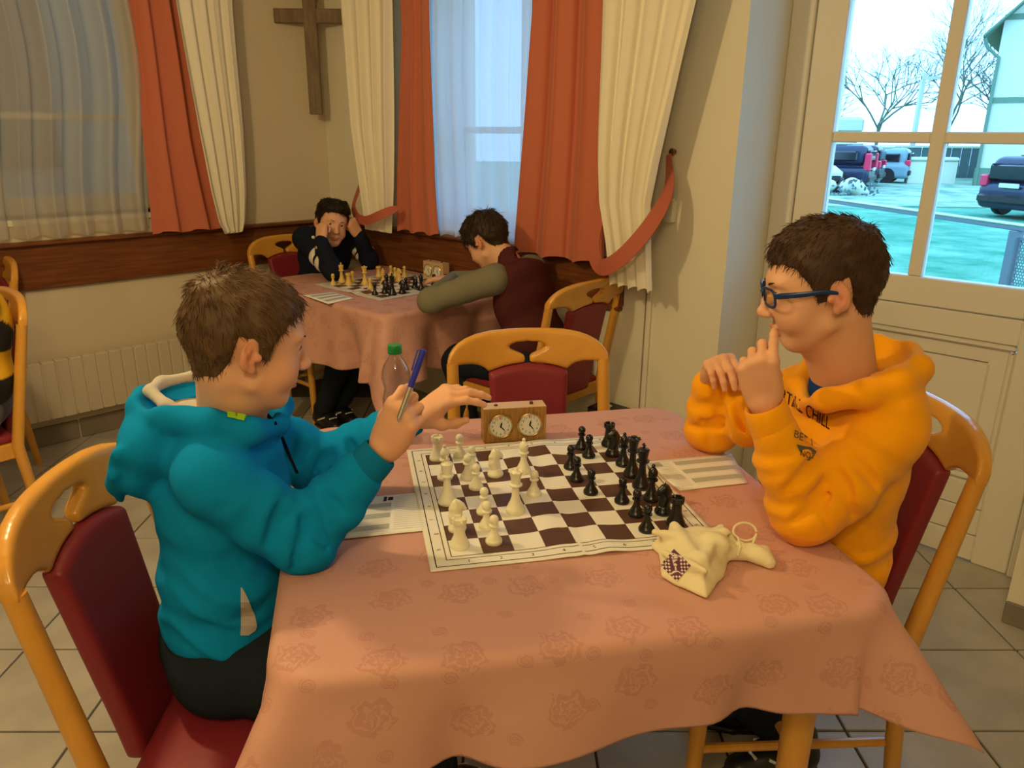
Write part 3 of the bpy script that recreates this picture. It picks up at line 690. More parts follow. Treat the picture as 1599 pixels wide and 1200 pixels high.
MB(Matrix.Translation(q)).box((-1.6, 0, 0.25), (0.45, 1.5, 0.95), 0.22).build('body', M_snow, wc); MB(Matrix.Translation(q)).box((-1.0, -0.04, 0.45), (0.3, 0.05, 0.62), 0.02).build('grille', M_black, wc)
MB(Matrix.Translation(q)).box((-1.7, -0.06, 0.1), (0.45, 0.12, 0.36), 0.05).build('bumper', M_black, wc)
for yy in (0.3, 1.2): MB(Matrix.Translation((q[0] + 0.36, q[1] + yy, GZ + 0.3)) @ Matrix.Rotation(PI / 2, 4, 'Y')).lathe([(0.15, -0.1), (0.3, -0.1), (0.3, 0.1), (0.15, 0.1)], 14).build('wheel', M_black, wc)
# near terrace railing outside the door
ra, rb = onz(1288, 309, 0.62), onz(1590, 351, 0.62)
rl = thing('terrace_railing', 'grey terrace railing with snowy top rail outside the glazed door', 'railing', (rb[0], rb[1], GZ))
dv = (rb - ra) / np.linalg.norm(rb - ra); hv = np.array([-dv[1], dv[0], 0])
RM = Matrix(((dv[0], hv[0], 0, ra[0]), (dv[1], hv[1], 0, ra[1]), (0, 0, 1, 0), (0, 0, 0, 1))); RL = float(np.linalg.norm(rb - ra))
MB(RM).box((-1.2, -0.03, 0.56), (RL + 2.2, 0.03, 0.60), 0.006).build('top_rail', M_post, rl)
MB(RM).box((-1.2, -0.035, 0.60), (RL + 2.2, 0.035, 0.632), 0.014).build('rail_snow', M_snow, rl)
for x in (-0.02, RL): MB(RM).box((x - 0.05, -0.05, GZ), (x + 0.05, 0.05, 0.56), 0.006).build('post', M_post, rl)
def perf_panel(x0, x1, z0, z1):
    m = MB(RM); m.box((x0, -0.012, z1 - 0.03), (x1, 0.012, z1)); m.box((x0, -0.012, z0), (x1, 0.012, z0 + 0.03)); m.box((x0, -0.012, z0 + .03), (x0 + 0.03, 0.012, z1 - .03))
    m.build('panel_frame', M_post, rl); V = []; Fc = []; st = 0.034; r_in, n6 = 0.0125, 6
    for j in range(int((z1 - z0) / (st * 0.866))):
        for i in range(int((x1 - x0) / st)):
            cx, cz = x0 + (i + 0.5 * (j % 2) + 0.5) * st, z0 + (j + 0.5) * st * 0.866; o = len(V)
            for k in range(6): a = PI / 6 + k * PI / 3; V.append((cx + r_in * math.cos(a), 0, cz + r_in * math.sin(a)))
            for k in range(6): a = PI / 6 + k * PI / 3; V.append((cx + st * 0.577 * math.cos(a), 0, cz + st * 0.577 * math.sin(a)))
            Fc += [(o + k, o + (k + 1) % 6, o + 6 + (k + 1) % 6, o + 6 + k) for k in range(6)]
    m = MB(RM); m._add(V, Fc); ob = m.build('perforated_sheet', M_post, rl, smooth=False); ob['kind'] = 'stuff'
perf_panel(RL + 0.05, RL + 0.8, GZ + 0.05, 0.5)
tw = thing('snowy_shrub', 'small snow covered shrub with dark leaves behind the railing', 'shrub', tuple(onz(1320, 312, GZ)))
q = onz(1320, 306, GZ); sb = SDF(q + [-1.0, -0.6, -0.1], q + [1.0, 0.6, 0.9], 0.07)
for k in range(7): sb.ell(q + [random.uniform(-.7, .7), random.uniform(-.2, .2), random.uniform(0.05, 0.4)], random.uniform(.18, .32), k=0.1)
V, Q = sb.mesh(1); mesh_obj('snow_cover', V, Q, M_snow, tw)
lf = MB()
for k in range(70):
    c = q + [random.uniform(-.9, .9), -0.45 + random.uniform(-.1, .1), random.uniform(0, .55)]; a = random.uniform(0, PI); d = np.array([math.cos(a), 0, math.sin(a)]) * 0.07; e = np.array([-d[2], 0.02, d[0]]) * 0.5
    lf.poly([c - d, c - e, c + d, c + e])
ob = lf.build('leaves', M_far, tw, smooth=False); ob['kind'] = 'stuff'

# ================================================================== FIXED THINGS ON THE WALLS
def onwall(wall, s, d, z): return room(s, WALL_Y - d, z) if wall == 'r' else room(WALL_X + d, s, z)
def interp(rows, z, j):
    zs = [r[0] for r in rows][::-1]; vs = [r[j] for r in rows][::-1]; return float(np.interp(z, zs, vs))
def curtain(name, label, wall, rows, depth, amp, nf, material, seed, group=None, nu=140, nz=60, harm=0.35, hemvar=0.006):
    """rows: (z, left, right) from the top down; folds run the whole length and gather as the width shrinks"""
    rnd = np.random.default_rng(seed); ph = rnd.uniform(0, 6.28, 4); z1, z0 = rows[0][0], rows[-1][0]
    V = []; 
    for j in range(nz + 1):
        z = z1 + (z0 - z1) * j / nz; l, r = interp(rows, z, 1), interp(rows, z, 2)
        for i in range(nu + 1):
            u = i / nu; uu = u + 0.012 * math.sin(5 * z + ph[3])
            f = math.sin(2 * PI * nf * uu + ph[0]) + harm * math.sin(2 * PI * nf * 1.9 * uu + ph[1] + 0.5 * z) + 0.25 * math.sin(2 * PI * nf * 0.43 * uu + ph[2])
            s_ = l + (r - l) * (u + 0.35 / (2 * PI * nf) * math.sin(4 * PI * nf * uu + ph[1]) * (0 < i < nu))
            V.append(onwall(wall, s_, depth + amp * f * 0.75, z + (hemvar * math.sin(2 * PI * nf * u + ph[2]) if j == nz else 0)))
    Fc = np.array([(j * (nu + 1) + i, j * (nu + 1) + i + 1, (j + 1) * (nu + 1) + i + 1, (j + 1) * (nu + 1) + i) for j in range(nz) for i in range(nu)])
    o = mesh_obj(name, V, Fc, material); tag(o, label, 'curtain', group); return o
H = 2.45
curtain('sheer_curtain', 'white voile curtain glowing blue in the narrow window behind the far table', 'r', [(H, -3.02, -2.18), (0.962, -3.0, -2.2)], 0.035, 0.016, 8, M_sheer, 1)
curtain('curtain', 'narrow salmon curtain left of the bright narrow window', 'r', [(H, -3.12, -2.925), (1.9, -3.11, -2.93), (1.2, -3.19, -2.915), (0.968, -3.2, -2.895)], 0.095, 0.012, 2.4, M_salmon, 2)
curtain('curtain', 'wide salmon curtain right of the bright narrow window', 'r', [(H, -2.27, -1.87), (1.9, -2.275, -1.87), (1.3, -2.33, -1.86), (0.945, -2.36, -1.845)], 0.095, 0.028, 3.1, M_salmon, 3)
curtain('drape', 'cream drape tied with a band beside the wooden cross', 'r', [(H, -3.53, -3.12), (2.0, -3.51, -3.12), (1.465, -3.475, -3.15), (1.15, -3.42, -3.17), (0.96, -3.39, -3.19)], 0.16, 0.022, 3.7, M_cream, 4)
curtain('drape', 'cream drape held in a wide loop beside the light pillar', 'r', [(H, -1.90, -1.40), (1.87, -1.895, -1.49), (1.47, -1.89, -1.575), (1.35, -1.885, -1.60), (1.2, -1.87, -1.625), (1.05, -1.83, -1.61), (0.885, -1.80, -1.59)], 0.155, 0.020, 4.6, M_cream, 5)
curtain('sheer_curtain', 'grey white voile curtain across the wide dim window at the left', 'l', [(H, -0.5, 1.56), (0.985, -0.52, 1.50)], 0.05, 0.040, 17, M_sheerL, 6, nu=320)
curtain('curtain', 'salmon curtain at the wide dim window at the left', 'l', [(H, 1.50, 1.74), (2.0, 1.515, 1.74), (1.4, 1.505, 1.78), (0.965, 1.49, 1.84)], 0.09, 0.026, 2.3, M_salmon, 7)
curtain('drape', 'cream drape gathered at the bottom near the left wall corner', 'l', [(H, 1.67, 1.99), (2.0, 1.695, 1.975), (1.456, 1.735, 1.97), (1.15, 1.765, 1.955), (1.0, 1.79, 1.935), (0.945, 1.82, 1.915)], 0.15, 0.020, 4.2, M_cream, 8)
def band(name, label, wall, pts, width, parent=None):
    """cloth ribbon: pts = (s, depth, z); width lies across the path in the wall plane"""
    n = 40; P = np.array(pts, float); t = np.linspace(0, len(P) - 1, n); P = np.stack([np.interp(t, range(len(P)), P[:, i]) for i in range(3)], 1)
    for _ in range(5): P[1:-1] = (P[:-2] + 2 * P[1:-1] + P[2:]) / 4
    V = []; Wd = width if not isinstance(width, (list, tuple)) else None
    for i in range(n):
        d = P[min(i + 1, n - 1)] - P[max(i - 1, 0)]; nn = np.array([-d[2], 0, d[0]]); nn /= np.linalg.norm(nn) + 1e-9
        wdt = width * (0.35 + 0.65 * min(1, i / 8, (n - 1 - i) / 4 + 0.4))
        for k, o in ((-.5, 0), (.5, 0), (.5, .004), (-.5, .004)): V.append(onwall(wall, P[i][0] + nn[0] * wdt * k, P[i][1] + o, P[i][2] + nn[2] * wdt * k))
    Fc = [(i * 4 + k, i * 4 + (k + 1) % 4, i * 4 + 4 + (k + 1) % 4, i * 4 + 4 + k) for i in range(n - 1) for k in range(4)] + [(0, 1, 2, 3), tuple((n - 1) * 4 + k for k in range(4))]
    return tag(mesh_obj(name, V, Fc, M_tie, angle=40), label, 'curtain band')
band('tie_back', 'salmon tie band looped round the cream drape beside the cross', 'r', [(-3.455, 0.10, 1.26), (-3.452, 0.15, 1.16), (-3.41, 0.225, 1.075), (-3.35, 0.24, 1.025), (-3.28, 0.24, 1.015), (-3.20, 0.25, 1.035), (-3.13, 0.235, 1.065), (-3.10, 0.17, 1.09)], 0.045)
band('tie_back', 'wide salmon tie band hanging from the brass hook on the pillar', 'r', [(-1.632, 0.045, 1.375), (-1.575, 0.10, 1.25), (-1.595, 0.20, 1.12), (-1.67, 0.245, 1.01), (-1.765, 0.235, 0.955), (-1.825, 0.20, 0.965), (-1.868, 0.18, 1.04), (-1.872, 0.14, 1.15), (-1.85, 0.08, 1.28)], 0.062)
hk = thing('curtain_hook', 'small round brass hook on the pillar holding the tie band', 'hook', room(-1.638, WALL_Y, 1.384))
Mh = ROOM @ Matrix.Translation((-1.638, WALL_Y, 1.384)) @ Matrix.Rotation(PI / 2, 4, 'X')
MB(Mh).lathe([(0.010, 0), (0.010, 0.004), (0.004, 0.006), (0.004, 0.018)], 14).build('stem', M_brass, hk); MB(Mh).lathe([(0.004, 0.012), (0.011, 0.014), (0.013, 0.019), (0.010, 0.024), (0.003, 0.026)], 16).build('knob', mat('dark_brass', (0.22, 0.14, 0.05), 0.35, 0.5, metal=1), hk)
sw = thing('wall_sensor', 'small cream plastic box on the pillar behind the drape', 'sensor', room(-1.632, WALL_Y, 1.17))
MB(ROOM).box((-1.655, WALL_Y - 0.028, 1.125), (-1.607, WALL_Y, 1.215), 0.006).build('housing', M_plast_w, sw); MB(ROOM).box((-1.648, WALL_Y - 0.030, 1.135), (-1.614, WALL_Y - 0.027, 1.15), 0.001).build('slot', M_door, sw)
# cross across the room corner
cy = 4.405; cr = thing('cross', 'plain grey brown wooden cross hung across the room corner', 'cross', (-1.075, cy, 1.53))
def slab(lo, hi): return MB().box(lo, hi, 0.003)
slab((-1.108, cy - 0.03, 1.535), (-1.040, cy, 2.20)).build('upright_beam', M_cross, cr); slab((-1.262, cy - 0.027, 1.985), (-0.892, cy + 0.003, 2.055)).build('cross_beam', M_cross, cr)
MB().tube([(-1.075, cy + 0.005, 2.12), (-1.075, cy + 0.17, 2.12)], 0.004, 8).build('hanger', M_brass, cr)
# radiator
rd = thing('radiator', 'low cream ribbed radiator under the wide left window', 'radiator', room(WALL_X + 0.06, 0.8, 0.14))
for y in np.arange(-0.9, 1.72, 0.0585):
    y = float(y); MB(ROOM).box((WALL_X + 0.03, y, 0.145), (WALL_X + 0.085, y + 0.0545, 0.425), 0.005).build('fin', M_rad, rd)
MB(ROOM).box((WALL_X + 0.026, -0.9, 0.155), (WALL_X + 0.080, 1.75, 0.415)).build('core', M_rad, rd, smooth=False)
for y in (-0.6, 1.4): MB(ROOM).box((WALL_X, y, 0.2), (WALL_X + 0.03, y + 0.03, 0.36)).build('bracket', M_rad, rd, smooth=False)
MB(ROOM).tube([(WALL_X + 0.05, 1.73, 0.18), (WALL_X + 0.05, 1.80, 0.18), (WALL_X + 0.05, 1.80, 0.0)], 0.009, 8).build('pipe', M_rad, rd)
# dark box on the floor against the pillar
bx = thing('floor_box', 'small black box on the floor against the light pillar', 'box', room(-1.79, WALL_Y - 0.1, 0))
MB(ROOM).box((-1.90, WALL_Y - 0.13, 0), (-1.735, WALL_Y - 0.013, 0.345), 0.008).build('case', M_black, bx); MB(ROOM).box((-1.835, WALL_Y - 0.132, 0.330), (-1.815, WALL_Y - 0.06, 0.352), 0.003).build('clip', M_plast_w, bx)
for z in (0.09, 0.24): MB(ROOM @ Matrix.Translation((-1.8175, WALL_Y - 0.13, z)) @ Matrix.Rotation(PI / 2, 4, 'X')).lathe([(0.05, 0), (0.052, 0.004), (0.042, 0.004), (0.02, -0.0), (0.001, 0.002)], 20).build('round_grille', M_carbk, bx)

# ================================================================== CHAIRS
def crest_sdf():
    s = SDF((-0.245, -0.03, 0.74), (0.245, 0.03, 0.935), 0.0042); x, y, z = s.grid()
    ax_ = np.abs(x)
    top = np.interp(ax_, [0, .06, .11, .15, .18, .20, .215, .228, .236], [.912, .911, .908, .901, .891, .880, .867, .848, .80])
    # underside: follows the pad in the middle, a cusp at the pad corner, then a shallow hollow towards the post
    bot = np.where(ax_ < 0.113, 0.816 - 1.5 * ax_ ** 2, np.interp(ax_, [.113, .125, .14, .16, .19, .236], [.797, .808, .816, .821, .822, .818]))
    side = ax_ - 0.2365
    d = np.maximum(np.maximum((z - top) * 0.75, (bot - z) * 0.85), side)
    # keyhole: flattened mushroom cap flowing into a narrow neck
    t = np.clip((0.862 - z) / 0.030, 0, 1); lowhw = 0.0070 + 0.0455 * (1 - t * t * (3 - 2 * t)); uphw = 0.0525 * np.sqrt(np.clip(1 - ((z - 0.862) / 0.016) ** 2, 0, 1))
    hw_ = np.where(z > 0.862, uphw, lowhw); hole = np.maximum((ax_ - hw_) * 0.6, np.maximum(z - 0.878, 0.79 - z))
    d = np.maximum(d, -hole)
    r = 0.009; q = np.stack(np.broadcast_arrays(d + r, np.abs(y) - 0.0145 + r)); 
    s.F = (np.sqrt(np.maximum(q[0], 0) ** 2 + np.maximum(q[1], 0) ** 2) + np.minimum(np.maximum(q[0], q[1]), 0) - r).astype(np.float32)
    return s.mesh(1)
def back_y(z): return -0.205 - np.maximum(z - 0.42, 0) * 0.20
def make_chair(label, loc, rz):
    t = thing('dining_chair', label, 'chair', loc, rz)
    V, Q = crest_sdf(); V[:, 1] += back_y(V[:, 2]) - 0.028 + 0.62 * V[:, 0] ** 2; mesh_obj('crest_rail', V, Q, M_beech, t, local=True)
    s = SDF((-0.15, -0.045, 0.40), (0.15, 0.045, 0.86), 0.006); x, y, z = s.grid()
    hw = 0.100 + 0.014 * np.clip((z - 0.5) / 0.3, 0, 1); top = 0.815 - 1.5 * np.abs(x) ** 2; r = 0.012
    d = np.maximum(np.maximum(np.abs(x) - hw, (z - top) * 0.9), 0.425 - z); e = np.abs(y) - 0.020; q0, q1 = np.broadcast_arrays(d + r, e + r)
    s.F = (np.sqrt(np.maximum(q0, 0) ** 2 + np.maximum(q1, 0) ** 2) + np.minimum(np.maximum(q0, q1), 0) - r).astype(np.float32); V, Q = s.mesh(1)
    V[:, 1] += back_y(V[:, 2]) - 0.018 + 0.5 * V[:, 0] ** 2; mesh_obj('back_pad', V, Q, M_burg, t, local=True)
    for sx in (-1, 1):
        zz = [0.0, 0.2, 0.42, 0.6, 0.826]; m = MB(); m.tube([(sx * 0.217, float(back_y(z)) + (0.42 - z) * (-0.10 if z < 0.42 else 0) + 0.004, z) for z in zz], [(0.015, 0.015), (0.017, 0.018), (0.019, 0.021), (0.018, 0.019), (0.0165, 0.0165)], 14)
        m.build('back_post', M_beech, t, local=True)
        MB().tube([(sx * 0.195, 0.205, 0), (sx * 0.198, 0.203, 0.2), (sx * 0.20, 0.20, 0.425)], [0.014, 0.017, 0.0195], 14).build('front_leg', M_beech, t, local=True)
        MB().box((sx * 0.205 - 0.011, -0.195, 0.375), (sx * 0.205 + 0.011, 0.195, 0.43), 0.004).build('side_rail', M_beech, t, local=True)
        MB().tube([(sx * 0.207, -0.225, 0.21), (sx * 0.197, 0.195, 0.21)], 0.010, 10).build('stretcher', M_beech, t, local=True)
    MB().box((-0.195, 0.19, 0.375), (0.195, 0.212, 0.43), 0.004).build('front_rail', M_beech, t, local=True)
    MB().box((-0.205, -0.205, 0.375), (0.205, -0.183, 0.43), 0.004).build('rear_rail', M_beech, t, local=True)
    MB().tube([(-0.198, 0.0, 0.21), (0.198, 0.0, 0.21)], 0.009, 10).build('stretcher', M_beech, t, local=True)
    s = SDF((-0.25, -0.24, 0.40), (0.25, 0.26, 0.51), 0.008); x, y, z = s.grid()
    hw = 0.205 + 0.012 * np.clip((y + 0.2) / 0.4, 0, 1); d = np.maximum(np.abs(x) - hw, np.abs(y - 0.012) - 0.215); d = np.maximum(d, np.sqrt(x ** 2 + (y - 0.0) ** 2) - 0.285)
    ztop = 0.474 - 0.22 * (x ** 2 + y ** 2); e = np.maximum(z - ztop, 0.425 - z); r = 0.018; q0, q1 = np.broadcast_arrays(d + r, e + r)
    s.F = (np.sqrt(np.maximum(q0, 0) ** 2 + np.maximum(q1, 0) ** 2) + np.minimum(np.maximum(q0, q1), 0) - r).astype(np.float32); V, Q = s.mesh(1); mesh_obj('seat', V, Q, M_burg, t, local=True)
    return t
def chair_pose(back_mid, fwd_angle):
    """chair whose crest stands over back_mid (x, y), seat facing fwd_angle"""
    f = np.array([math.cos(fwd_angle), math.sin(fwd_angle)]); o = np.array(back_mid[:2]) + f * 0.30; return (o[0], o[1], 0), fwd_angle - PI / 2
CH_A = chair_pose((-0.712, 1.125), 0.05)
chair = make_chair('chair under the boy in the teal hoodie', *CH_A)
CH_B = chair_pose((0.879, 1.535), PI + 0.085)
copy_thing(chair, *CH_B, 'chair under the boy in the orange hoodie')
CH_C = chair_pose((0.045, 2.10), TYAW - PI / 2 - 0.06)
copy_thing(chair, *CH_C, 'empty chair behind the chess clock, tucked under the near table')
rw = room(-1.83, 2.325, 0); CH_D = chair_pose(rw, -TR + PI)
copy_thing(chair, *CH_D, 'chair by the pillar behind the boy in the maroon hoodie')
rw = room(-3.80, 2.15, 0); CH_E = chair_pose(rw, -TR)
copy_thing(chair, *CH_E, 'chair against the corner wall under the boy in navy')
FA = math.radians(-130)
CH_F = chair_pose((-1.776, 2.61), FA)
copy_thing(chair, *CH_F, 'chair at the left edge under the person in black and yellow')
CH_G = chair_pose((-2.27, 3.36), FA)
copy_thing(chair, *CH_G, 'empty chair beside the radiator, behind the person in black and yellow')

# ================================================================== TABLES AND CLOTHS
def make_cloth(name, label, M, ha, hb, ov, zt, rc, flare0, flare1, folds, seed, ovy=None, fold_a=0.13):
    """cloth lying on a rounded table top; falls over the edge, corners fan out in folds. M = table frame, centred on the top"""
    n = 150; ovy = ov if ovy is None else ovy; V = []; UV = []; rnd = np.random.default_rng(seed); ph = rnd.uniform(0, 6.28, 8)
    def axis(h, o): 
        inner = np.linspace(-h, h, 70); outer = h + o * (np.linspace(0, 1, 41)[1:]); return np.concatenate([-outer[::-1], inner, outer])
    A, B = axis(ha, ov), axis(hb, ovy); na, nb_ = len(A), len(B)
    for b in B:
        for a in A:
            cx, cy_ = min(max(a, -ha + rc), ha - rc), min(max(b, -hb + rc), hb - rc); ox, oy = a - cx, b - cy_; d = math.hypot(ox, oy)
            z = zt + 0.0012 * math.sin(7 * a + ph[0]) * math.sin(6 * b + ph[1])
            if d <= rc: x, y = a, b
            else:
                dl = d - rc; ux, uy = ox / d, oy / d; th = math.atan2(abs(oy), abs(ox)); cw = math.sin(2 * th); sgn = (1 if ox > 0 else -1, 1 if oy > 0 else -1)
                dcor = min(ha - rc - abs(cx), hb - rc - abs(cy_)) if cw < 1e-6 else 0.0; dcor = max(ha - rc - abs(cx) if abs(uy) > abs(ux) else hb - rc - abs(cy_), 0) if cw < 1e-6 else 0.0
                fl = flare0 + flare1 * cw ** 3 + fold_a * ((math.exp(-(dcor / 0.10) ** 2) - 1.5 * math.exp(-((dcor - 0.175) / 0.042) ** 2)) if cw < 1e-6 else 1.0) * min(1, dl / 0.10)
                per = (cx * (1 if abs(uy) > abs(ux) else 0) + cy_ * (1 if abs(ux) > abs(uy) else 0))
                wave = 0.10 * math.sin(folds * per + ph[2] + 2 * sgn[0]) + 0.06 * math.sin(folds * 2.3 * per + ph[3])
                fl = fl + wave * min(1, dl / 0.12) * (1 - cw)
                R = 0.022; sb = R * (PI / 2 - fl)           # bend over the rounded edge, then straight down at the flare angle
                if dl < sb: an = dl / R; out, dz = R * math.sin(an), R * (1 - math.cos(an))
                else: an = PI / 2 - fl; out, dz = R * math.sin(an) + (dl - sb) * math.sin(fl), R * (1 - math.cos(an)) + (dl - sb) * math.cos(fl)
                x, y, z = cx + ux * (rc + out), cy_ + uy * (rc + out), z - dz
            V.append(tuple(M @ Vector((x, y, z)))); UV.append((a, b))
    Fc = np.array([(j * na + i, j * na + i + 1, (j + 1) * na + i + 1, (j + 1) * na + i) for j in range(nb_ - 1) for i in range(na - 1)])
    o = mesh_obj(name, V, Fc, M_cloth, uv=UV); sm = o.modifiers.new('thickness', 'SOLIDIFY'); sm.thickness = 0.0012; sm.offset = -1
    return tag(o, label, 'tablecloth')
M_T1 = TAB @ Matrix.Translation((0.338, 1.338, 0))
make_cloth('tablecloth', 'pink damask rose tablecloth on the near table under the large chess game', M_T1, 0.462, 0.452, 0.185, 0.7525, 0.06, 0.05, 0.50, 9.0, 3)
M_T2 = ROOM @ Matrix.Translation((-2.945, 2.145, 0))
make_cloth('tablecloth', 'pink tablecloth with deep folds on the far corner table', M_T2, 0.52, 0.365, 0.30, 0.7525, 0.06, 0.04, 0.26, 12.0, 5, ovy=0.30)
def make_table(label, M, ha, hb):
    t = thing('dining_table', label, 'table', tuple(M.translation))
    MB(M).box((-ha, -hb, 0.715), (ha, hb, 0.748), 0.012).build('table_top', M_beech, t)
    for sx in (-1, 1):
        for sy in (-1, 1): MB(M @ Matrix.Translation((sx * (ha - 0.07), sy * (hb - 0.07), 0))).lathe([(0.022, 0), (0.026, 0.3), (0.03, 0.715)], 14).build('leg', M_beech, t)
    MB(M).box((-ha + .1, -hb + .06, 0.63), (ha - .1, -hb + .08, 0.715)).build('apron', M_beech, t, smooth=False); MB(M).box((-ha + .1, hb - .08, 0.63), (ha - .1, hb - .06, 0.715)).build('apron', M_beech, t, smooth=False)
make_table('beech table hidden under the near pink cloth', M_T1, 0.455, 0.445)
make_table('beech table hidden under the far pink cloth in the corner', M_T2, 0.513, 0.358)

# ================================================================== CHESS
SQ = 0.055
def wave_h(u, v): return 0.0062 * math.exp(-((u - 3.55) / 0.55) ** 2) * (0.6 + 0.4 * math.sin(v * 1.3)) + 0.0052 * math.exp(-((u - 4.9) / 0.5) ** 2) * (0.5 + 0.5 * math.cos(v * 0.9)) + 0.002 * math.exp(-((u - 4.05) / 0.12) ** 2)
def make_board(label, M, z):
    """M maps (u*SQ, v*SQ, 0): u away from the white side, v away from the near edge"""
    mg = 0.72; n = 76; c = np.linspace(-mg, 8 + mg, n); V = []; UV = []
    for v in c:
        for u in c: V.append(tuple(M @ Vector((u * SQ, v * SQ, z + wave_h(u, v))))); UV.append((u, v))
    Fc = np.array([(j * n + i, j * n + i + 1, (j + 1) * n + i + 1, (j + 1) * n + i) for j in range(n - 1) for i in range(n - 1)])
    o = mesh_obj('chessboard', V, Fc, M_board, uv=UV); s = o.modifiers.new('thickness', 'SOLIDIFY'); s.thickness = 0.0007; s.offset = 1
    tag(o, label, 'chessboard')
    ln = MB()
    def strip(u0, v0, u1, v1, wd):
        k = 40
        for i in range(k):
            a, b = i / k, (i + 1) / k; P = []
            for t, sgn in ((a, -1), (b, -1), (b, 1), (a, 1)):
                u, v = u0 + (u1 - u0) * t, v0 + (v1 - v0) * t
                if abs(u1 - u0) > abs(v1 - v0): v += sgn * wd
                else: u += sgn * wd
                P.append(tuple(M @ Vector((u * SQ, v * SQ, z + wave_h(u, v) + 0.00095))))
            ln.poly(P)
    for r, wd in ((0.0, 0.014), (0.17, 0.014), (0.52, 0.017)):
        strip(-r, -r, 8 + r, -r, wd); strip(-r, 8 + r, 8 + r, 8 + r, wd); strip(-r, -r, -r, 8 + r, wd); strip(8 + r, -r, 8 + r, 8 + r, wd)
    ln.build('border_lines', M_ink, o, smooth=False)
    tx = MB()
    for i in range(8):
        for body, pos in (('hgfedcba'[i], (-0.34, i + 0.5)), ('hgfedcba'[i], (8.34, i + 0.5)), (str(i + 1), (i + 0.5, -0.34)), (str(i + 1), (i + 0.5, 8.34))):
            cu = bpy.data.curves.new('t', 'FONT'); cu.body = body; cu.size = 0.22; cu.align_x = 'CENTER'; cu.align_y = 'CENTER'; cu.resolution_u = 2
            to = bpy.data.objects.new('t', cu); me = to.to_mesh()
            tx._add([tuple(M @ Vector(((pos[0] - q.co.y) * SQ, (pos[1] + q.co.x) * SQ, z + 0.001 + wave_h(*pos)))) for q in me.vertices] if body.isalpha() else [tuple(M @ Vector(((pos[0] + q.co.x) * SQ, (pos[1] + q.co.y) * SQ, z + 0.001 + wave_h(*pos)))) for q in me.vertices], [tuple(p.vertices) for p in me.polygons])
            to.to_mesh_clear(); bpy.data.objects.remove(to); bpy.data.curves.remove(cu)
    tx.build('coordinates', M_ink, o, smooth=False)['kind'] = 'stuff'
    return o
ZBD = 0.7540
M_B1 = TAB @ Matrix.Translation((0.0, 0.0, 0)) ; M_B1 = Matrix.Translation((-0.09976, 1.14179, 0)) @ Matrix.Rotation(TYAW, 4, 'Z')
make_board('near brown and white chessboard with wavy vinyl and printed border', M_B1, ZBD)
M_B2 = ROOM @ Matrix.Translation((-3.142, 1.972, 0))
make_board('far chessboard between the navy and the maroon sweater boys', M_B2, ZBD)

def arc_prof(pts, n=5):
    return pts
PROF = {
    'pawn': [(0.0145, 0), (0.0150, .002), (0.0150, .005), (0.0138, .0075), (0.0115, .010), (0.0112, .012), (0.0085, .016), (0.0062, .022), (0.0052, .029), (0.0052, .0315), (0.0088, .0325), (0.0088, .0345), (0.0055, .036), (0.0068, .0385), (0.0082, .042), (0.0084, .045), (0.0076, .0485), (0.0055, .0515), (0.0025, .053), (0.0003, .0534)],
    'rook': [(0.0168, 0), (0.0174, .002), (0.0174, .0055), (0.0160, .009), (0.0142, .0115), (0.0138, .014), (0.0112, .019), (0.0096, .028), (0.0090, .037), (0.0090, .042), (0.0122, .044), (0.0128, .046), (0.0128, .050)],
    'bishop': [(0.0160, 0), (0.0166, .002), (0.0166, .0055), (0.0150, .0085), (0.0128, .011), (0.0122, .0135), (0.0092, .019), (0.0066, .027), (0.0058, .036), (0.0058, .0405), (0.0108, .042), (0.0108, .0445), (0.0066, .046), (0.0078, .049), (0.0096, .0535), (0.0098, .0575), (0.0082, .063), (0.0052, .0675), (0.0030, .0695), (0.0038, .0715), (0.0036, .0740), (0.0018, .0758), (0.0003, .0762)],
    'queen': [(0.0180, 0), (0.0187, .002), (0.0187, .006), (0.0172, .0095), (0.0150, .0125), (0.0144, .0155), (0.0108, .022), (0.0078, .032), (0.0066, .045), (0.0064, .0535), (0.0128, .0555), (0.0128, .058), (0.0086, .060), (0.0088, .063), (0.0098, .072), (0.0130, .0835), (0.0116, .0845), (0.0085, .0825), (0.0060, .0845), (0.0036, .0860), (0.0042, .0885), (0.0028, .0905), (0.0003, .0910)],
    'king': [(0.0182, 0), (0.0190, .002), (0.0190, .006), (0.0174, .0095), (0.0152, .0125), (0.0146, .0155), (0.0110, .022), (0.0082, .032), (0.0070, .046), (0.0068, .0555), (0.0132, .0575), (0.0132, .060), (0.0090, .062), (0.0094, .066), (0.0118, .0795), (0.0124, .0830), (0.0104, .0850), (0.0050, .0872), (0.0030, .0880), (0.0003, .0882)],
    'knight': [(0.0162, 0), (0.0168, .002), (0.0168, .0055), (0.0152, .0085), (0.0136, .011), (0.0130, .0135), (0.0118, .016), (0.0095, .0175)],
}
PIECE = {}
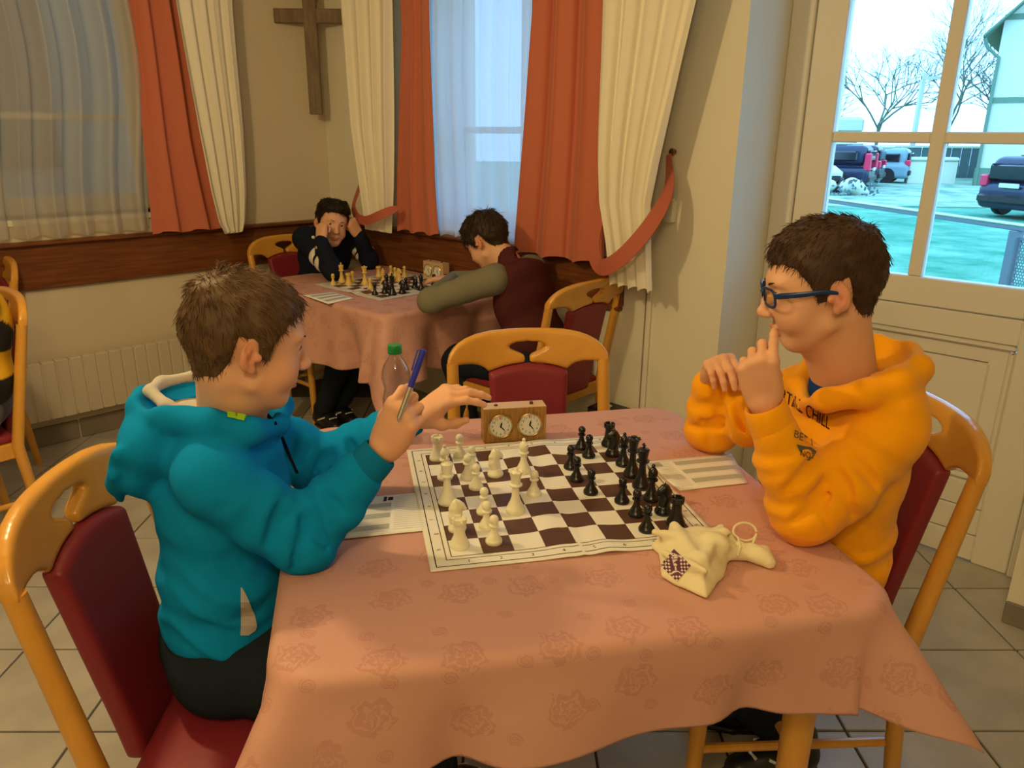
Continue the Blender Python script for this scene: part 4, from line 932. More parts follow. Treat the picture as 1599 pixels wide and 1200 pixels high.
def piece_mesh(kind, m):
    key = (kind, m.name)
    if key in PIECE: return PIECE[key]
    b = MB(); b.lathe(PROF[kind], 28)
    if kind == 'rook':
        for k in range(5):
            a0, a1 = 2 * PI * (k + 0.12) / 5, 2 * PI * (k + 0.88) / 5; ring = [(0.0129, a0 + (a1 - a0) * i / 4) for i in range(5)] + [(0.0092, a1 - (a1 - a0) * i / 4) for i in range(5)]
            b.prism([(r * math.cos(a), r * math.sin(a)) for r, a in ring], 0.0498, 0.0548)
    if kind == 'queen':
        for k in range(9): a = 2 * PI * k / 9; b.ball((0.0124 * math.cos(a), 0.0124 * math.sin(a), 0.0838), 0.0024, 8, 6)
    if kind == 'king':
        b.box((-0.0016, -0.0019, 0.0872), (0.0016, 0.0019, 0.0975), 0.0005); b.box((-0.0016, -0.0052, 0.0915), (0.0016, 0.0052, 0.0947), 0.0005)
    V, Fc = b.V, b.F
    if kind == 'bishop':      # cut slit modelled as a dark recessed wedge
        s = MB(Matrix.Translation((0.004, 0, 0.0605)) @ Matrix.Rotation(-0.75, 4, 'Y')); s.box((-0.002, -0.0092, -0.0008), (0.0076, 0.0092, 0.0008)); b._add(s.V, s.F); V, Fc = b.V, b.F
    if kind == 'knight':
        s = SDF((-0.022, -0.012, 0.010), (0.022, 0.012, 0.066), 0.0013)
        s.chain([(-0.002, 0, 0.016), (-0.0045, 0, 0.030), (-0.002, 0, 0.044), (0.001, 0, 0.052)], [0.0105, 0.0088, 0.0078, 0.0068], k=0.006)
        s.chain([(0.001, 0, 0.052), (0.008, 0, 0.047), (0.0145, 0, 0.0405)], [0.0066, 0.0055, 0.0040], k=0.005)
        s.cap((0.004, 0, 0.020), (0.005, 0, 0.034), 0.0075, 0.004, k=0.006)
        for q in (-1, 1): s.cap((-0.002, q * 0.0035, 0.055), (-0.003, q * 0.0042, 0.0625), 0.0024, 0.0010, k=0.002)
        s.chain([(-0.0065, 0, 0.055), (-0.0118, 0, 0.044), (-0.0128, 0, 0.030), (-0.011, 0, 0.018)], [0.003, 0.003, 0.003, 0.003], k=0.004)
        for q in (-1, 1): s.cap((-0.0135, q * 0.0085, 0.02), (0.016, q * 0.0085, 0.05), 0.0018, k=0.002, op='sub') if False else None
        Vk, Qk = s.mesh(1); o = len(V); V = list(V) + [tuple(v) for v in Vk]; Fc = list(Fc) + [tuple(int(i) + o for i in f) for f in Qk]
    PIECE[key] = (V, Fc); return PIECE[key]
PROTO = {}
ORD = ['', 'first', 'second', 'third', 'fourth', 'fifth', 'sixth', 'seventh', 'eighth']
def place_piece(kind, color, m, xy, z, rot, label, group):
    key = (kind, m.name)
    if key not in PROTO:
        V, Fc = piece_mesh(kind, m); o = mesh_obj(kind if kind in ('pawn', 'rook', 'bishop', 'knight', 'queen', 'king') else kind, V, Fc, m, angle=50); o.name = kind; PROTO[key] = o
    else: o = PROTO[key].copy(); COL.objects.link(o)
    o.location = (float(xy[0]), float(xy[1]), z); o.rotation_euler = (0, 0, rot); tag(o, label, 'chess piece', group); return o
def setup(M, list_, z, dx=0, who=('teal', 'near'), cols=('white', 'black'), mats=None):
    Mi = M.inverted(); used = set()
    for color, kind, px, py in list_:
        p = onz(px, py, z); q = Mi @ Vector(p); u, v = q.x / SQ, q.y / SQ
        cu, cv = min(7, max(0, int(math.floor(u)))), min(7, max(0, int(math.floor(v))))
        if (cu, cv) in used:
            for du, dv_ in ((0, 1), (1, 0), (0, -1), (-1, 0), (1, 1), (-1, 1), (1, -1), (-1, -1)):
                if (cu + du, cv + dv_) not in used and 0 <= cu + du < 8 and 0 <= cv + dv_ < 8: cu += du; cv += dv_; break
        used.add((cu, cv)); u = min(cu + 0.66, max(cu + 0.34, u)); v = min(cv + 0.66, max(cv + 0.34, v))
        p = M @ Vector((u * SQ, v * SQ, 0)); rot = math.atan2(M[1][0], M[0][0]) + (0 if color == 0 else PI) + random.uniform(-0.35, 0.35)
        lab = f"{cols[color]} {kind}, {ORD[cu + 1]} column from the {who[0]} boy, {ORD[cv + 1]} row from the {who[1]}"
        place_piece(kind, cols[color], mats[color], (p.x, p.y), z + wave_h(u, v) + 0.0008, rot, lab, f"{cols[color]} pieces of the {'near' if who[0] == 'teal' else 'far'} game")
S1 = [(0, 'rook', 717.6, 854), (0, 'pawn', 771.3, 848), (0, 'knight', 713.8, 827), (0, 'pawn', 759.8, 825), (0, 'pawn', 756, 802), (0, 'king', 696.5, 785), (0, 'bishop', 694.6, 747), (0, 'rook', 683, 718),
      (0, 'pawn', 713, 713.5), (0, 'pawn', 730, 747.5), (0, 'pawn', 737, 733), (0, 'pawn', 743.5, 763), (0, 'knight', 773.6, 743), (0, 'bishop', 817.3, 741), (0, 'pawn', 833.6, 774.5), (0, 'queen', 804.8, 800),
      (1, 'rook', 950.5, 695), (1, 'knight', 956.3, 711), (1, 'bishop', 972.8, 727), (1, 'queen', 986.5, 743.5), (1, 'king', 1001.2, 762), (1, 'bishop', 1016.8, 781), (1, 'knight', 1035.1, 802), (1, 'rook', 1056.2, 819.5),
      (1, 'pawn', 907.7, 700.5), (1, 'pawn', 918.7, 713.5), (1, 'pawn', 890.3, 732.5), (1, 'pawn', 900, 751), (1, 'pawn', 922.3, 771), (1, 'pawn', 970.9, 785), (1, 'pawn', 992.9, 805), (1, 'pawn', 1009.4, 829.5)]
setup(M_B1, S1, ZBD, who=('teal', 'near edge'), mats=(M_white, M_blackw))
def b2(x, y): return 470 + x / 6.396, 390 + y / 6.396
S2 = [(0, 'pawn', *b2(332, 357)), (0, 'king', *b2(366, 322)), (0, 'rook', *b2(452, 355)), (0, 'pawn', *b2(527, 330)), (0, 'queen', *b2(640, 352)), (0, 'pawn', *b2(665, 408)), (0, 'rook', *b2(750, 272)), (0, 'bishop', *b2(815, 345)),
      (0, 'pawn', *b2(905, 262)), (0, 'pawn', *b2(940, 282)), (0, 'knight', *b2(980, 322)), (0, 'pawn', *b2(1020, 272)),
      (1, 'pawn', *b2(728, 462)), (1, 'knight', *b2(835, 445)), (1, 'king', *b2(915, 458)), (1, 'knight', *b2(1040, 452)), (1, 'bishop', *b2(860, 400)), (1, 'knight', *b2(1140, 388)), (1, 'bishop', *b2(1208, 412)), (1, 'pawn', *b2(1335, 357)), (1, 'pawn', *b2(1420, 352)), (1, 'pawn', *b2(1060, 395))]
setup(M_B2, S2, ZBD, who=('navy', 'front'), cols=('yellow', 'far black'), mats=(M_yellow, M_blackw))

# chess clocks
def make_clock(label, loc, rz, wood):
    t = thing('chess_clock', label, 'chess clock', loc, rz); w_, h_, d_ = 0.148, 0.083, 0.045        # dials on local -Y
    MB().box((-w_ / 2, 0, 0), (w_ / 2, d_, h_), 0.0015).build('case', wood, t, local=True); MB().box((-w_ / 2 + .0005, 0.0005, h_ - 0.0003), (w_ / 2 - .0005, d_ - 0.0005, h_ + 0.0008)).build('top_board', M_clocktop, t, local=True, smooth=False)
    for sx, hh, mm in ((-1, 0.45, 4.6), (1, 0.4, 4.75)):
        Mx = Matrix.Translation((sx * 0.0345, 0, 0.0405)) @ Matrix.Rotation(PI / 2, 4, 'X'); R = 0.0265
        b = MB(Mx); b.lathe([(R, -0.001), (R + 0.003, 0.001), (R + 0.0035, 0.004), (R + 0.0012, 0.0058), (R - 0.0008, 0.003)], 40, cap=False); bz = b.build('bezel', M_brass, t, local=True)
        b = MB(Mx); b.lathe([(R, 0.0005), (R, 0.0018)], 40); dl = b.build('dial', M_dial, t, local=True, angle=20)
        nb2 = MB(Mx)
        for k in range(1, 13):
            a = PI / 2 - 2 * PI * k / 12; cu = bpy.data.curves.new('t', 'FONT'); cu.body = str(k); cu.size = 0.0082; cu.align_x = 'CENTER'; cu.align_y = 'CENTER'; cu.resolution_u = 2
            to = bpy.data.objects.new('t', cu); me = to.to_mesh(); nb2._add([(0.0195 * math.cos(a) + v.co.x, 0.0195 * math.sin(a) + v.co.y, 0.00205) for v in me.vertices], [tuple(p.vertices) for p in me.polygons])
            to.to_mesh_clear(); bpy.data.objects.remove(to); bpy.data.curves.remove(cu)
        nb2.build('numerals', M_ink, t, local=True, smooth=False)
        for nm, val, L, wd in (('hour_hand', hh, 0.0125, 0.0013), ('minute_hand', mm, 0.018, 0.0009)):
            a = PI / 2 - 2 * PI * val / 12; hm_ = MB(Mx @ Matrix.Rotation(a, 4, 'Z')); hm_._add([(-0.003, -wd, 0.003), (L * 0.5, -wd * 1.5, 0.003), (L, 0, 0.003), (L * 0.5, wd * 1.5, 0.003), (-0.003, wd, 0.003)] + [(-0.003, -wd, 0.0035), (L * 0.5, -wd * 1.5, 0.0035), (L, 0, 0.0035), (L * 0.5, wd * 1.5, 0.0035), (-0.003, wd, 0.0035)],
                [(0, 1, 2, 3, 4), (9, 8, 7, 6, 5)] + [(k, (k + 1) % 5, 5 + (k + 1) % 5, 5 + k) for k in range(5)]); hm_.build(nm, M_ink, t, local=True, smooth=False)
        fl = MB(Mx); fl._add([(-0.004, R * 0.9, 0.0026), (0.0, R * 0.86, 0.0026), (-0.001, R * 0.62, 0.0026)], [(0, 1, 2)]); fl.build('flag', M_tail, t, local=True, smooth=False)
        bt = MB(); bt.lathe([(0.0045, h_), (0.0045, h_ + (0.006 if sx > 0 else 0.003)), (0.0035, h_ + (0.0068 if sx > 0 else 0.0038))], 14, (sx * 0.042, d_ * 0.5, 0)); bt.build('button', mat('brown_button', (0.12, 0.04, 0.02), 0.4, 0.4), t, local=True)
    for sx in (-1, 1):
        MB(Matrix.Translation((sx * 0.0345, d_ - 0.001, 0.04)) @ Matrix.Rotation(-PI / 2, 4, 'X')).lathe([(0.006, 0), (0.006, 0.006), (0.001, 0.007)], 12).build('winding_key', M_brass, t, local=True)
    return t
ca_, cb_ = onz(753.7, 693, 0.753), onz(853.9, 686.8, 0.753); cm = (ca_ + cb_) / 2
make_clock('wooden chess clock with two dials beside the near board', (cm[0], cm[1], 0.7531), math.atan2(cb_[1] - ca_[1], cb_[0] - ca_[0]), M_zebra)
q1 = onz(661, 433, 0.753); qq = q1 + WV * 0.075
make_clock('pale wooden chess clock on the far table by the panelling', (qq[0], qq[1], 0.7531), -TR, M_clocktop)

# score sheets
def paper(label, corners, z, lines=3, name='score_sheet'):
    P = [np.array([*onz(*c, z)[:2], z]) for c in corners]      # far-left, far-right, near-right, near-left
    n = 10; V = []
    def pt(a, b, dz=0): return (P[0] * (1 - a) + P[1] * a) * (1 - b) + (P[3] * (1 - a) + P[2] * a) * b + np.array([0, 0, dz + 0.0015 * math.sin(3 * a) * math.sin(2.5 * b) ** 2])
    for j in range(n + 1):
        for i in range(n + 1): V.append(pt(i / n, j / n))
    Fc = np.array([(j * (n + 1) + i, (j + 1) * (n + 1) + i, (j + 1) * (n + 1) + i + 1, j * (n + 1) + i + 1) for j in range(n) for i in range(n)])
    o = mesh_obj(name, V, Fc, M_paper); s = o.modifiers.new('thickness', 'SOLIDIFY'); s.thickness = 0.0004; s.offset = 1; tag(o, label, 'paper')
    return o, pt
def strip_print(o, pt, rects, m, name):
    b = MB()
    for a0, b0, a1, b1 in rects:
        k = 6
        for i in range(k):
            x0, x1 = a0 + (a1 - a0) * i / k, a0 + (a1 - a0) * (i + 1) / k; b.poly([pt(x0, b0, .0008), pt(x0, b1, .0008), pt(x1, b1, .0008), pt(x1, b0, .0008)])
    q = b.build(name, m, o, smooth=False)
    if len(rects) > 3: q['kind'] = 'stuff'
o, pt = paper('score sheet with grey columns in front of the orange hoodie boy', [(1003, 722), (1142, 709), (1168, 755), (1062, 767)], 0.7537)
for k in range(3): strip_print(o, pt, [(0.30, 0.10 + 0.30 * k, 0.99, 0.23 + 0.30 * k)], M_grey_ink, 'grey_column')
strip_print(o, pt, [(0.03, 0.08 + 0.05 * k, 0.25, 0.088 + 0.05 * k) for k in range(17)] + [(0.30, 0.05 + 0.3 * k + 0.03 * j, 0.99, 0.053 + 0.3 * k + 0.03 * j) for k in range(3) for j in range(9)], mat('pale_ink', (0.55, 0.54, 0.50), 0.8, 0.1), 'ruled_lines')
strip_print(o, pt, [(0.06, 0.06, 0.16, 0.2)], M_grey_ink, 'logo')
o, pt = paper('score sheet with grey columns under the teal arm', [(560, 778), (655, 770), (668, 829), (530, 843)], 0.7537)
for k in range(3): strip_print(o, pt, [(0.03, 0.22 + 0.27 * k, 0.55, 0.33 + 0.27 * k)], M_grey_ink, 'grey_column')
strip_print(o, pt, [(0.60, 0.05 + 0.05 * k, 0.97, 0.058 + 0.05 * k) for k in range(18)] + [(0.03, 0.2 + 0.04 * k, 0.55, 0.204 + 0.04 * k) for k in range(19)], MATS['pale_ink'], 'ruled_lines')
strip_print(o, pt, [(0.42, 0.04, 0.47, 0.17), (0.49, 0.06, 0.57, 0.15)], M_ink, 'logo')
o, pt = paper('score sheet with grey columns on the far table beside the far board', [(472, 461), (520, 456), (553, 466), (513, 475)], 0.7537)
for k in range(3): strip_print(o, pt, [(0.12, 0.15 + 0.27 * k, 0.92, 0.30 + 0.27 * k)], M_grey_ink, 'grey_column')

# bottle
bp_ = onz(622, 687, 0.7535); bt = thing('water_bottle', 'clear plastic water bottle with a green cap on the near table', 'bottle', tuple(bp_))
Mb = Matrix.Translation(bp_)
prof = [(0.004, 0.004), (0.022, 0.001), (0.030, 0.004), (0.032, 0.012), (0.032, 0.055), (0.030, 0.062), (0.032, 0.070), (0.032, 0.105), (0.0285, 0.118), (0.0270, 0.128), (0.0300, 0.140), (0.0330, 0.152), (0.0325, 0.166), (0.0280, 0.182), (0.0200, 0.195), (0.0140, 0.203), (0.0128, 0.208), (0.0128, 0.212), (0.0155, 0.213), (0.0155, 0.215)]
MB(Mb).lathe(prof, 32, cap=False).build('bottle_body', M_pet, bt, angle=60)
c = MB(Mb); c.lathe([(0.0155, 0.211), (0.0162, 0.212), (0.0162, 0.217), (0.0158, 0.2175), (0.0162, 0.218), (0.0162, 0.229), (0.0150, 0.231), (0.001, 0.2312)], 32); c.build('cap', M_greencap, bt)
liq = mat('yellow_drink', (0.75, 0.38, 0.05), 0.15, 0.5); MB(Mb).lathe([(0.003, 0.006), (0.021, 0.003), (0.029, 0.006), (0.0308, 0.012), (0.0308, 0.035), (0.001, 0.0352)], 28).build('drink', liq, bt)

# cloth bag with printed emblem
zb = 0.7535
def bp2(x, y, h=0.0): p = onz(x, y, zb); return np.array([p[0], p[1], zb + h])
s = SDF(bp2(1100, 885) + [-0.16, -0.13, -0.02], bp2(1100, 885) + [0.17, 0.16, 0.085], 0.0032)
ctr = bp2(1086, 886, 0.018)
OUT = np.array([bp2(*q)[:2] for q in ((1014, 856), (1030, 846), (1046, 839), (1070, 834), (1098, 835), (1122, 840), (1140, 850), (1143, 864), (1136, 882), (1131, 902), (1119, 918), (1103, 937), (1080, 927), (1052, 915), (1030, 903), (1033, 888), (1027, 868))])
x, y, z = s.grid(); dd = np.full(np.broadcast(x, y).shape, 9.0, np.float32); inside = np.zeros(dd.shape, bool)
for i in range(len(OUT)):
    p, q = OUT[i], OUT[(i + 1) % len(OUT)]; e = q - p; t = np.clip(((x - p[0]) * e[0] + (y - p[1]) * e[1]) / (e @ e), 0, 1); dd = np.minimum(dd, np.hypot(x - p[0] - t * e[0], y - p[1] - t * e[1]))
    inside ^= ((p[1] > y) != (q[1] > y)) & (x < (q[0] - p[0]) * (y - p[1]) / (q[1] - p[1] + 1e-12) + p[0])
hgt = 0.006 + 0.034 * (1 - np.exp(-dd / 0.022)); s.F = np.where(inside, np.maximum((z - zb - hgt) * 0.6, -dd), np.sqrt(dd ** 2 + np.maximum(z - zb - 0.006, 0) ** 2)).astype(np.float32) + 0 * z
for a, b in (((1050, 848), (1085, 900)), ((1125, 850), (1098, 905)), ((1036, 893), (1100, 925)), ((1020, 860), (1055, 866)), ((1130, 880), (1105, 870))): s.cap(bp2(*a, 0.034), bp2(*b, 0.038), 0.006, 0.003, k=0.016)
s.chain([bp2(1120, 872, 0.022), bp2(1148, 872, 0.014), bp2(1185, 880, 0.012)], [0.022, 0.012, 0.014], k=0.012); s.chain([bp2(1175, 872, 0.014), bp2(1200, 886, 0.009)], [0.013, 0.009], k=0.01); s.cap(bp2(1192, 872, 0.012), bp2(1203, 886, 0.007), 0.011, 0.007, k=0.01)
s.cap(bp2(1128, 862, 0.036), bp2(1150, 868, 0.02), 0.011, 0.008, k=0.008)
for a, b in (((1130, 862), (1150, 872)), ((1126, 878), (1150, 876)), ((1150, 876), (1190, 884)), ((1136, 868), (1160, 864))): s.cap(bp2(*a, 0.034), bp2(*b, 0.027), 0.0035, k=0.006, op='sub')
x, y, z = s.grid(); s.F += 0.0035 * noise3(x * 45, y * 45, z * 45) + 0.0015 * noise3(x * 110, y * 110, z * 110); s.F = np.maximum(s.F, zb - z)
V, Q = s.mesh(1); bag = mesh_obj('drawstring_bag', V, Q, M_canvas); tag(bag, 'beige canvas drawstring bag with a purple diamond emblem on the near table', 'bag')
bvh = BVHTree.FromPolygons([tuple(v) for v in V], [tuple(f) for f in Q.tolist()])
def drape(bvh_, o, d, off):
    h = bvh_.ray_cast(Vector(o), Vector(d)); return (np.array(h[0]) + np.array(h[1]) * off if h[0] is not None else None)
em_o = bp2(1055, 884, 0.0); em_n = np.array([-0.18, -0.42, 0.9]); em_n /= np.linalg.norm(em_n)
em_x = bp2(1079, 883) - bp2(1031, 887); em_x[2] = 0; 
def emb(name, polys, m, off, par):
    b = MB()
    for poly in polys:
        P = []
        for (u, v) in poly:
            px = 1055 + u * 24 + (-2.5) * v; py = 883.5 - v * 25.5 + 0.0 * u; d = ray(px, py); q = drape(bvh, _C, d / np.linalg.norm(d), off)
            if q is not None: P.append(q)
        if len(P) >= 3: b.poly(P)
    if b.F: b.build(name, m, par, smooth=False)
cells = []; N = 10
for i in range(N):
    for j in range(N):
        a0, a1, b0, b1 = [k / N for k in (i, i + 1, j, j + 1)]; f = lambda a, b: ((a - b), (a + b - 1)); cells.append([f(a0, b0), f(a1, b0), f(a1, b1), f(a0, b1)])
emb('emblem_ground', cells, M_purple, 0.0006, bag)
M_embw = mat('emblem_white', (0.72, 0.66, 0.58), 0.9, 0.05)
dots = []
for i in range(N):
    for j in range(N):
        if (i + j) % 2 == 0:
            a0, a1, b0, b1 = (i + .08) / N, (i + .92) / N, (j + .08) / N, (j + .92) / N; uc, vc = (i - j) / N, (i + j + 1) / N - 1
            if abs(uc) > 0.24 or vc < -0.62: dots.append([((a - b), (a + b - 1)) for a, b in ((a0, b0), (a1, b0), (a1, b1), (a0, b1))])
dots += [[(-.2, .42), (.2, .42), (.24, .72), (.1, .6), (0, .78), (-.1, .6), (-.24, .72)], [(-.17, .36), (.17, .36), (.10, -.02), (-.10, -.02)], [(-.05, -.05), (.05, -.05), (.06, -.32), (-.06, -.32)], [(-.16, -.34), (.16, -.34), (.42, -.56), (-.42, -.56)]]
emb('emblem_print', dots, M_embw, 0.0010, bag)
lp = MB(); lc = bp2(1160, 858, 0.034); lp.tube([lc + np.array([0.020 * math.cos(a), 0.010 * math.sin(a), 0.012 * math.sin(a)]) for a in np.linspace(0, 6.0, 22)] + [bp2(1172, 872, 0.022), bp2(1160, 876, 0.024)], 0.0022, 8); lp.build('drawstring', M_canvas, bag)
lp = MB(); lp.tube([bp2(1142, 860, 0.032), bp2(1150, 866, 0.031), bp2(1154, 876, 0.026), bp2(1150, 884, 0.018)], 0.0022, 8); lp.build('drawstring', M_canvas, bag)

# ================================================================== PEOPLE
SKIN = np.array([0.74, 0.415, 0.26])
def head_matrix(center, yaw, pitch, roll, scale=1.0):
    """local +Y = face, +X = the person's right, +Z = up"""
    return Matrix.Translation(center) @ Matrix.Rotation(yaw - PI / 2, 4, 'Z') @ Matrix.Rotation(-pitch, 4, 'X') @ Matrix.Rotation(roll, 4, 'Y') @ Matrix.Scale(scale, 4)
HAIRLINE = ([0, 30, 50, 66, 74, 84, 90, 96, 112, 122, 140, 180], [.056, .054, .044, .020, -.016, -.014, .012, .020, .020, -.024, -.050, -.062])
def skull(s, neck):
    s.ell((0, -.008, .025), (.073, .092, .078), k=.02); s.ell((0, .030, -.030), (.055, .055, .068), k=.03)
    s.ell((0, .052, -.083), (.024, .022, .018), k=.022)
    for q in (-1, 1): s.ell((q * .034, .050, -.042), (.027, .026, .028), k=.02); s.cap((q * .050, .005, -.058), (q * .022, .055, -.090), .014, .012, k=.022)
    s.cap((0, -.025, -.05), neck, .050, .054, k=.02); s.cap((0, .012, -.085), np.array(neck) * .6 + np.array([0, .01, -.03]), .034, .036, k=.03)
def make_head(h, neck, closed=0.0):
    lo, hi = np.array([-.10, -.12, -.125]), np.array([.10, .135, .125]); lo = np.minimum(lo, np.array(neck) - .06); hi = np.maximum(hi, np.array(neck) + .06)
    base = SDF(lo, hi, h); skull(base, neck); s = base.copy()
    s.ell((0, .070, .022), (.046, .014, .009), k=.014)                                  # brow
    for q in (-1, 1): s.ell((q * .030, .090, .003), (.014, .012, .010), k=.012, op='sub')   # eye sockets
    s.chain([(0, .078, .012), (0, .0885, -.010), (0, .098, -.028)], [.0065, .0075, .0095], k=.010)
    s.ell((0, .1000, -.0315), (.0100, .0090, .0085), k=.006)
    for q in (-1, 1): s.ell((q * .0095, .0920, -.0345), (.0068, .0085, .0062), k=.006); s.ell((q * .0050, .0985, -.0415), (.0030, .0035, .0024), k=.003, op='sub')
    s.ell((0, .0815, -.0595), (.019, .0085, .0048), k=.006); s.ell((0, .0805, -.0685), (.016, .0085, .0050), k=.006)
    s.ell((0, .0900, -.0640), (.020, .008, .0011), k=.003, op='sub'); s.ell((0, .090, -.0500), (.0035, .006, .009), k=.005, op='sub')
    s.ell((0, .086, -.0765), (.014, .006, .004), k=.006, op='sub')
    for q in (-1, 1):
        s.ell((q * .030, .0665, .003), .0133, k=.003)
        s.ell((q * .030, .0820, .0015 - .002 * closed), (.0105, .011, .0044 * (1 - .55 * closed)), k=.0015, op='sub')
        Re = (Matrix.Rotation(q * 0.42, 4, 'Z') @ Matrix.Rotation(-0.22, 4, 'X'))
        s.ell((q * .0750, -.012, -.006), (.0068, .0155, .0262), Re, k=.005); s.ell((q * .0825, -.0070, -.004), (.0078, .0088, .0172), Re, k=.0025, op='sub')
        s.ell((q * .0800, -.0150, .009), (.0038, .0085, .0105), Re, k=.003, op='sub'); s.ell((q * .0745, .003, -.009), (.0048, .0055, .0065), k=.004); s.ell((q * .0755, -.014, -.003), (.0033, .0035, .0115), Re, k=.004)
        s.ell((q * .0740, -.006, -.029), (.0050, .0065, .0075), k=.005)
    V, Q = s.mesh(1)
    c = np.tile(SKIN, (len(V), 1)); g = lambda p, r: np.exp(-(((V - np.array(p)) / np.array(r)) ** 2).sum(1))[:, None]
    c = c + (np.array([.50, .165, .13]) - c) * np.clip(g((0, .085, -.064), (.018, .014, .0085)) * 1.3, 0, 0.85)
    for q in (-1, 1):
        c = c + (np.array([.62, .25, .16]) - c) * 0.55 * g((q * .042, .055, -.035), (.022, .03, .02)); c = c + (np.array([.64, .22, .14]) - c) * 0.7 * g((q * .080, -.012, -.008), (.012, .03, .04))
    c = c + (np.array([.62, .25, .17]) - c) * 0.35 * g((0, .104, -.034), (.014, .014, .012))
    return V, Q, c, base
def hair_mesh(base, line, top, side, seed, tuft=None, jit=.004):
    s = base.copy(); x, y, z = s.grid()
    phi = np.degrees(np.arctan2(np.abs(x), y + 0.0 * z)); zl = np.interp(phi, *line).astype(np.float32)
    nz = noise3(x * 70 + seed, y * 70, z * 25); zl = zl + jit * 2 * nz
    above = np.clip((z - zl) / .05, 0, 1); th = (.0025 + (side - .0025) * np.clip(above * 2, 0, 1)); hi_ = np.clip((z - .045) / .05, 0, 1); th = th + (top - side) * hi_ * hi_ * (3 - 2 * hi_)
    th = th * (1 + 0.5 * noise3(x * 55, y * 55 + seed, z * 55)); F = s.F - th
    if tuft is not None:
        s.F = F
        for a, b, r in tuft: s.cap(a, b, r, r * .35, k=.016)
        F = s.F
    s.F = np.maximum(F, (zl - z) * 0.8).astype(np.float32); s.F[:, :, -2:] = .1; return s.mesh(1)
def strands(V, Q, n, length, whorl, seed, lift=.15, rad=.0007, fwd=0.0, zmin=-1, down=0.35):
    rnd = np.random.default_rng(seed); N = vnormals(V, Q); ok = np.where(V[:, 2] > zmin)[0]; i = rnd.choice(ok, n); P = V[i] + rnd.normal(0, .0010, (n, 3)); nn = N[i]
    keep = (nn[:, 2] > -.55); P, nn = P[keep], nn[keep]; n = len(P)
    d = P - np.array(whorl); d = d + np.array([0, fwd, 0]); d /= np.linalg.norm(d, axis=1, keepdims=True); d[:, 2] -= down; d = d - nn * (d * nn).sum(1, keepdims=True); d = d + rnd.normal(0, .22, (n, 3)); d /= np.linalg.norm(d, axis=1, keepdims=True)
    L = length * rnd.uniform(.55, 1.15, n)[:, None] * np.where(P[:, 2:3] > .03, 1, .6); up = nn
    ks = np.array([0, .35, .7, 1.0]); rr = np.array([1, .95, .7, .15]) * rad; sd = np.cross(d, up); VV = []; 
    for k, r in zip(ks, rr):
        c = P - up * .0015 + d * L * k + up * L * lift * (k - .6 * k * k) - np.array([0, 0, 1]) * L * .10 * k * k
        for a in (0, 2.094, 4.189): VV.append(c + sd * (r * math.cos(a)) + up * (r * math.sin(a)))
    A = np.stack(VV, 1).reshape(n, 12, 3); base_ = (np.arange(n) * 12)[:, None, None]
    f = np.array([(3 * s + a, 3 * s + (a + 1) % 3, 3 * s + 3 + (a + 1) % 3, 3 * s + 3 + a) for s in range(3) for a in range(3)])[None]
    return A.reshape(-1, 3), (base_ + f).reshape(-1, 4), np.repeat(rnd.uniform(.55, 1.5, n), 12)
def add_hair(root, M, base, col, line=HAIRLINE, top=.018, side=.008, seed=1, n=5000, length=.022, whorl=(0, -.05, .10), tuft=None, **kw):
    V, Q = hair_mesh(base, line, top, side, seed, tuft); col = np.array(col)
    t = 0.85 + 0.5 * noise3(V[:, 0] * 90, V[:, 1] * 30, V[:, 2] * 90); c = col * t[:, None]
    o = mesh_obj('hair', xf(M, V), Q, M_hair, root, colors=c)
    A, F_, t = strands(V, Q, n, length, whorl, seed, **kw); so = mesh_obj('hair_strands', xf(M, A), F_, M_hair, o, colors=col * t[:, None]); so['kind'] = 'stuff'
    return o
def add_face_bits(root, M, gaze=(0, 1, -.2), col=(.10, .055, .03), closed=0.0, brow=True, lash=True):
    g = np.array(gaze, float); g /= np.linalg.norm(g)
    for q in (-1, 1):
        c = np.array([q * .030, .0665, .003]); b = MB(M); b.ball(c, .0117, 20, 14); e = b.build('eye', M_eyewhite, root)
        R = frame(c, g, (0, 0, 1)); b = MB(M @ R @ Matrix.Rotation(-PI / 2, 4, 'X')); b.lathe([(.0056, .0104), (.0050, .0113), (.0025, .0119), (.0003, .0120)], 20); b.build('iris', M_iris, e)
        if lash:
            b = MB(M); b.tube([c + np.array([x, math.sqrt(max(0, .0138 ** 2 - x * x - (zz) ** 2)), zz]) for x, zz in ((-.0095, -.0005), (-.006, .0038 - .004 * closed), (0, .0052 - .005 * closed), (.006, .0038 - .004 * closed), (.0095, -.0005))], [.0003, .0008, .0009, .0008, .0003], 6); b.build('eyelashes', M_ink, root)
        if brow:
            V, Q, t = [], [], []
            b = MB(M); b.tube([(q * .013, .0865, .0180), (q * .022, .0860, .0215), (q * .034, .0790, .0235), (q * .046, .0655, .0190)], [(.0018, .0010), (.0030, .0014), (.0026, .0014), (.0008, .0008)], 8); mb = b.build('eyebrow', mat('brow_hair_%d' % int(col[0] * 1000), tuple(np.array(col) * .8), 0.7, 0.1), root)
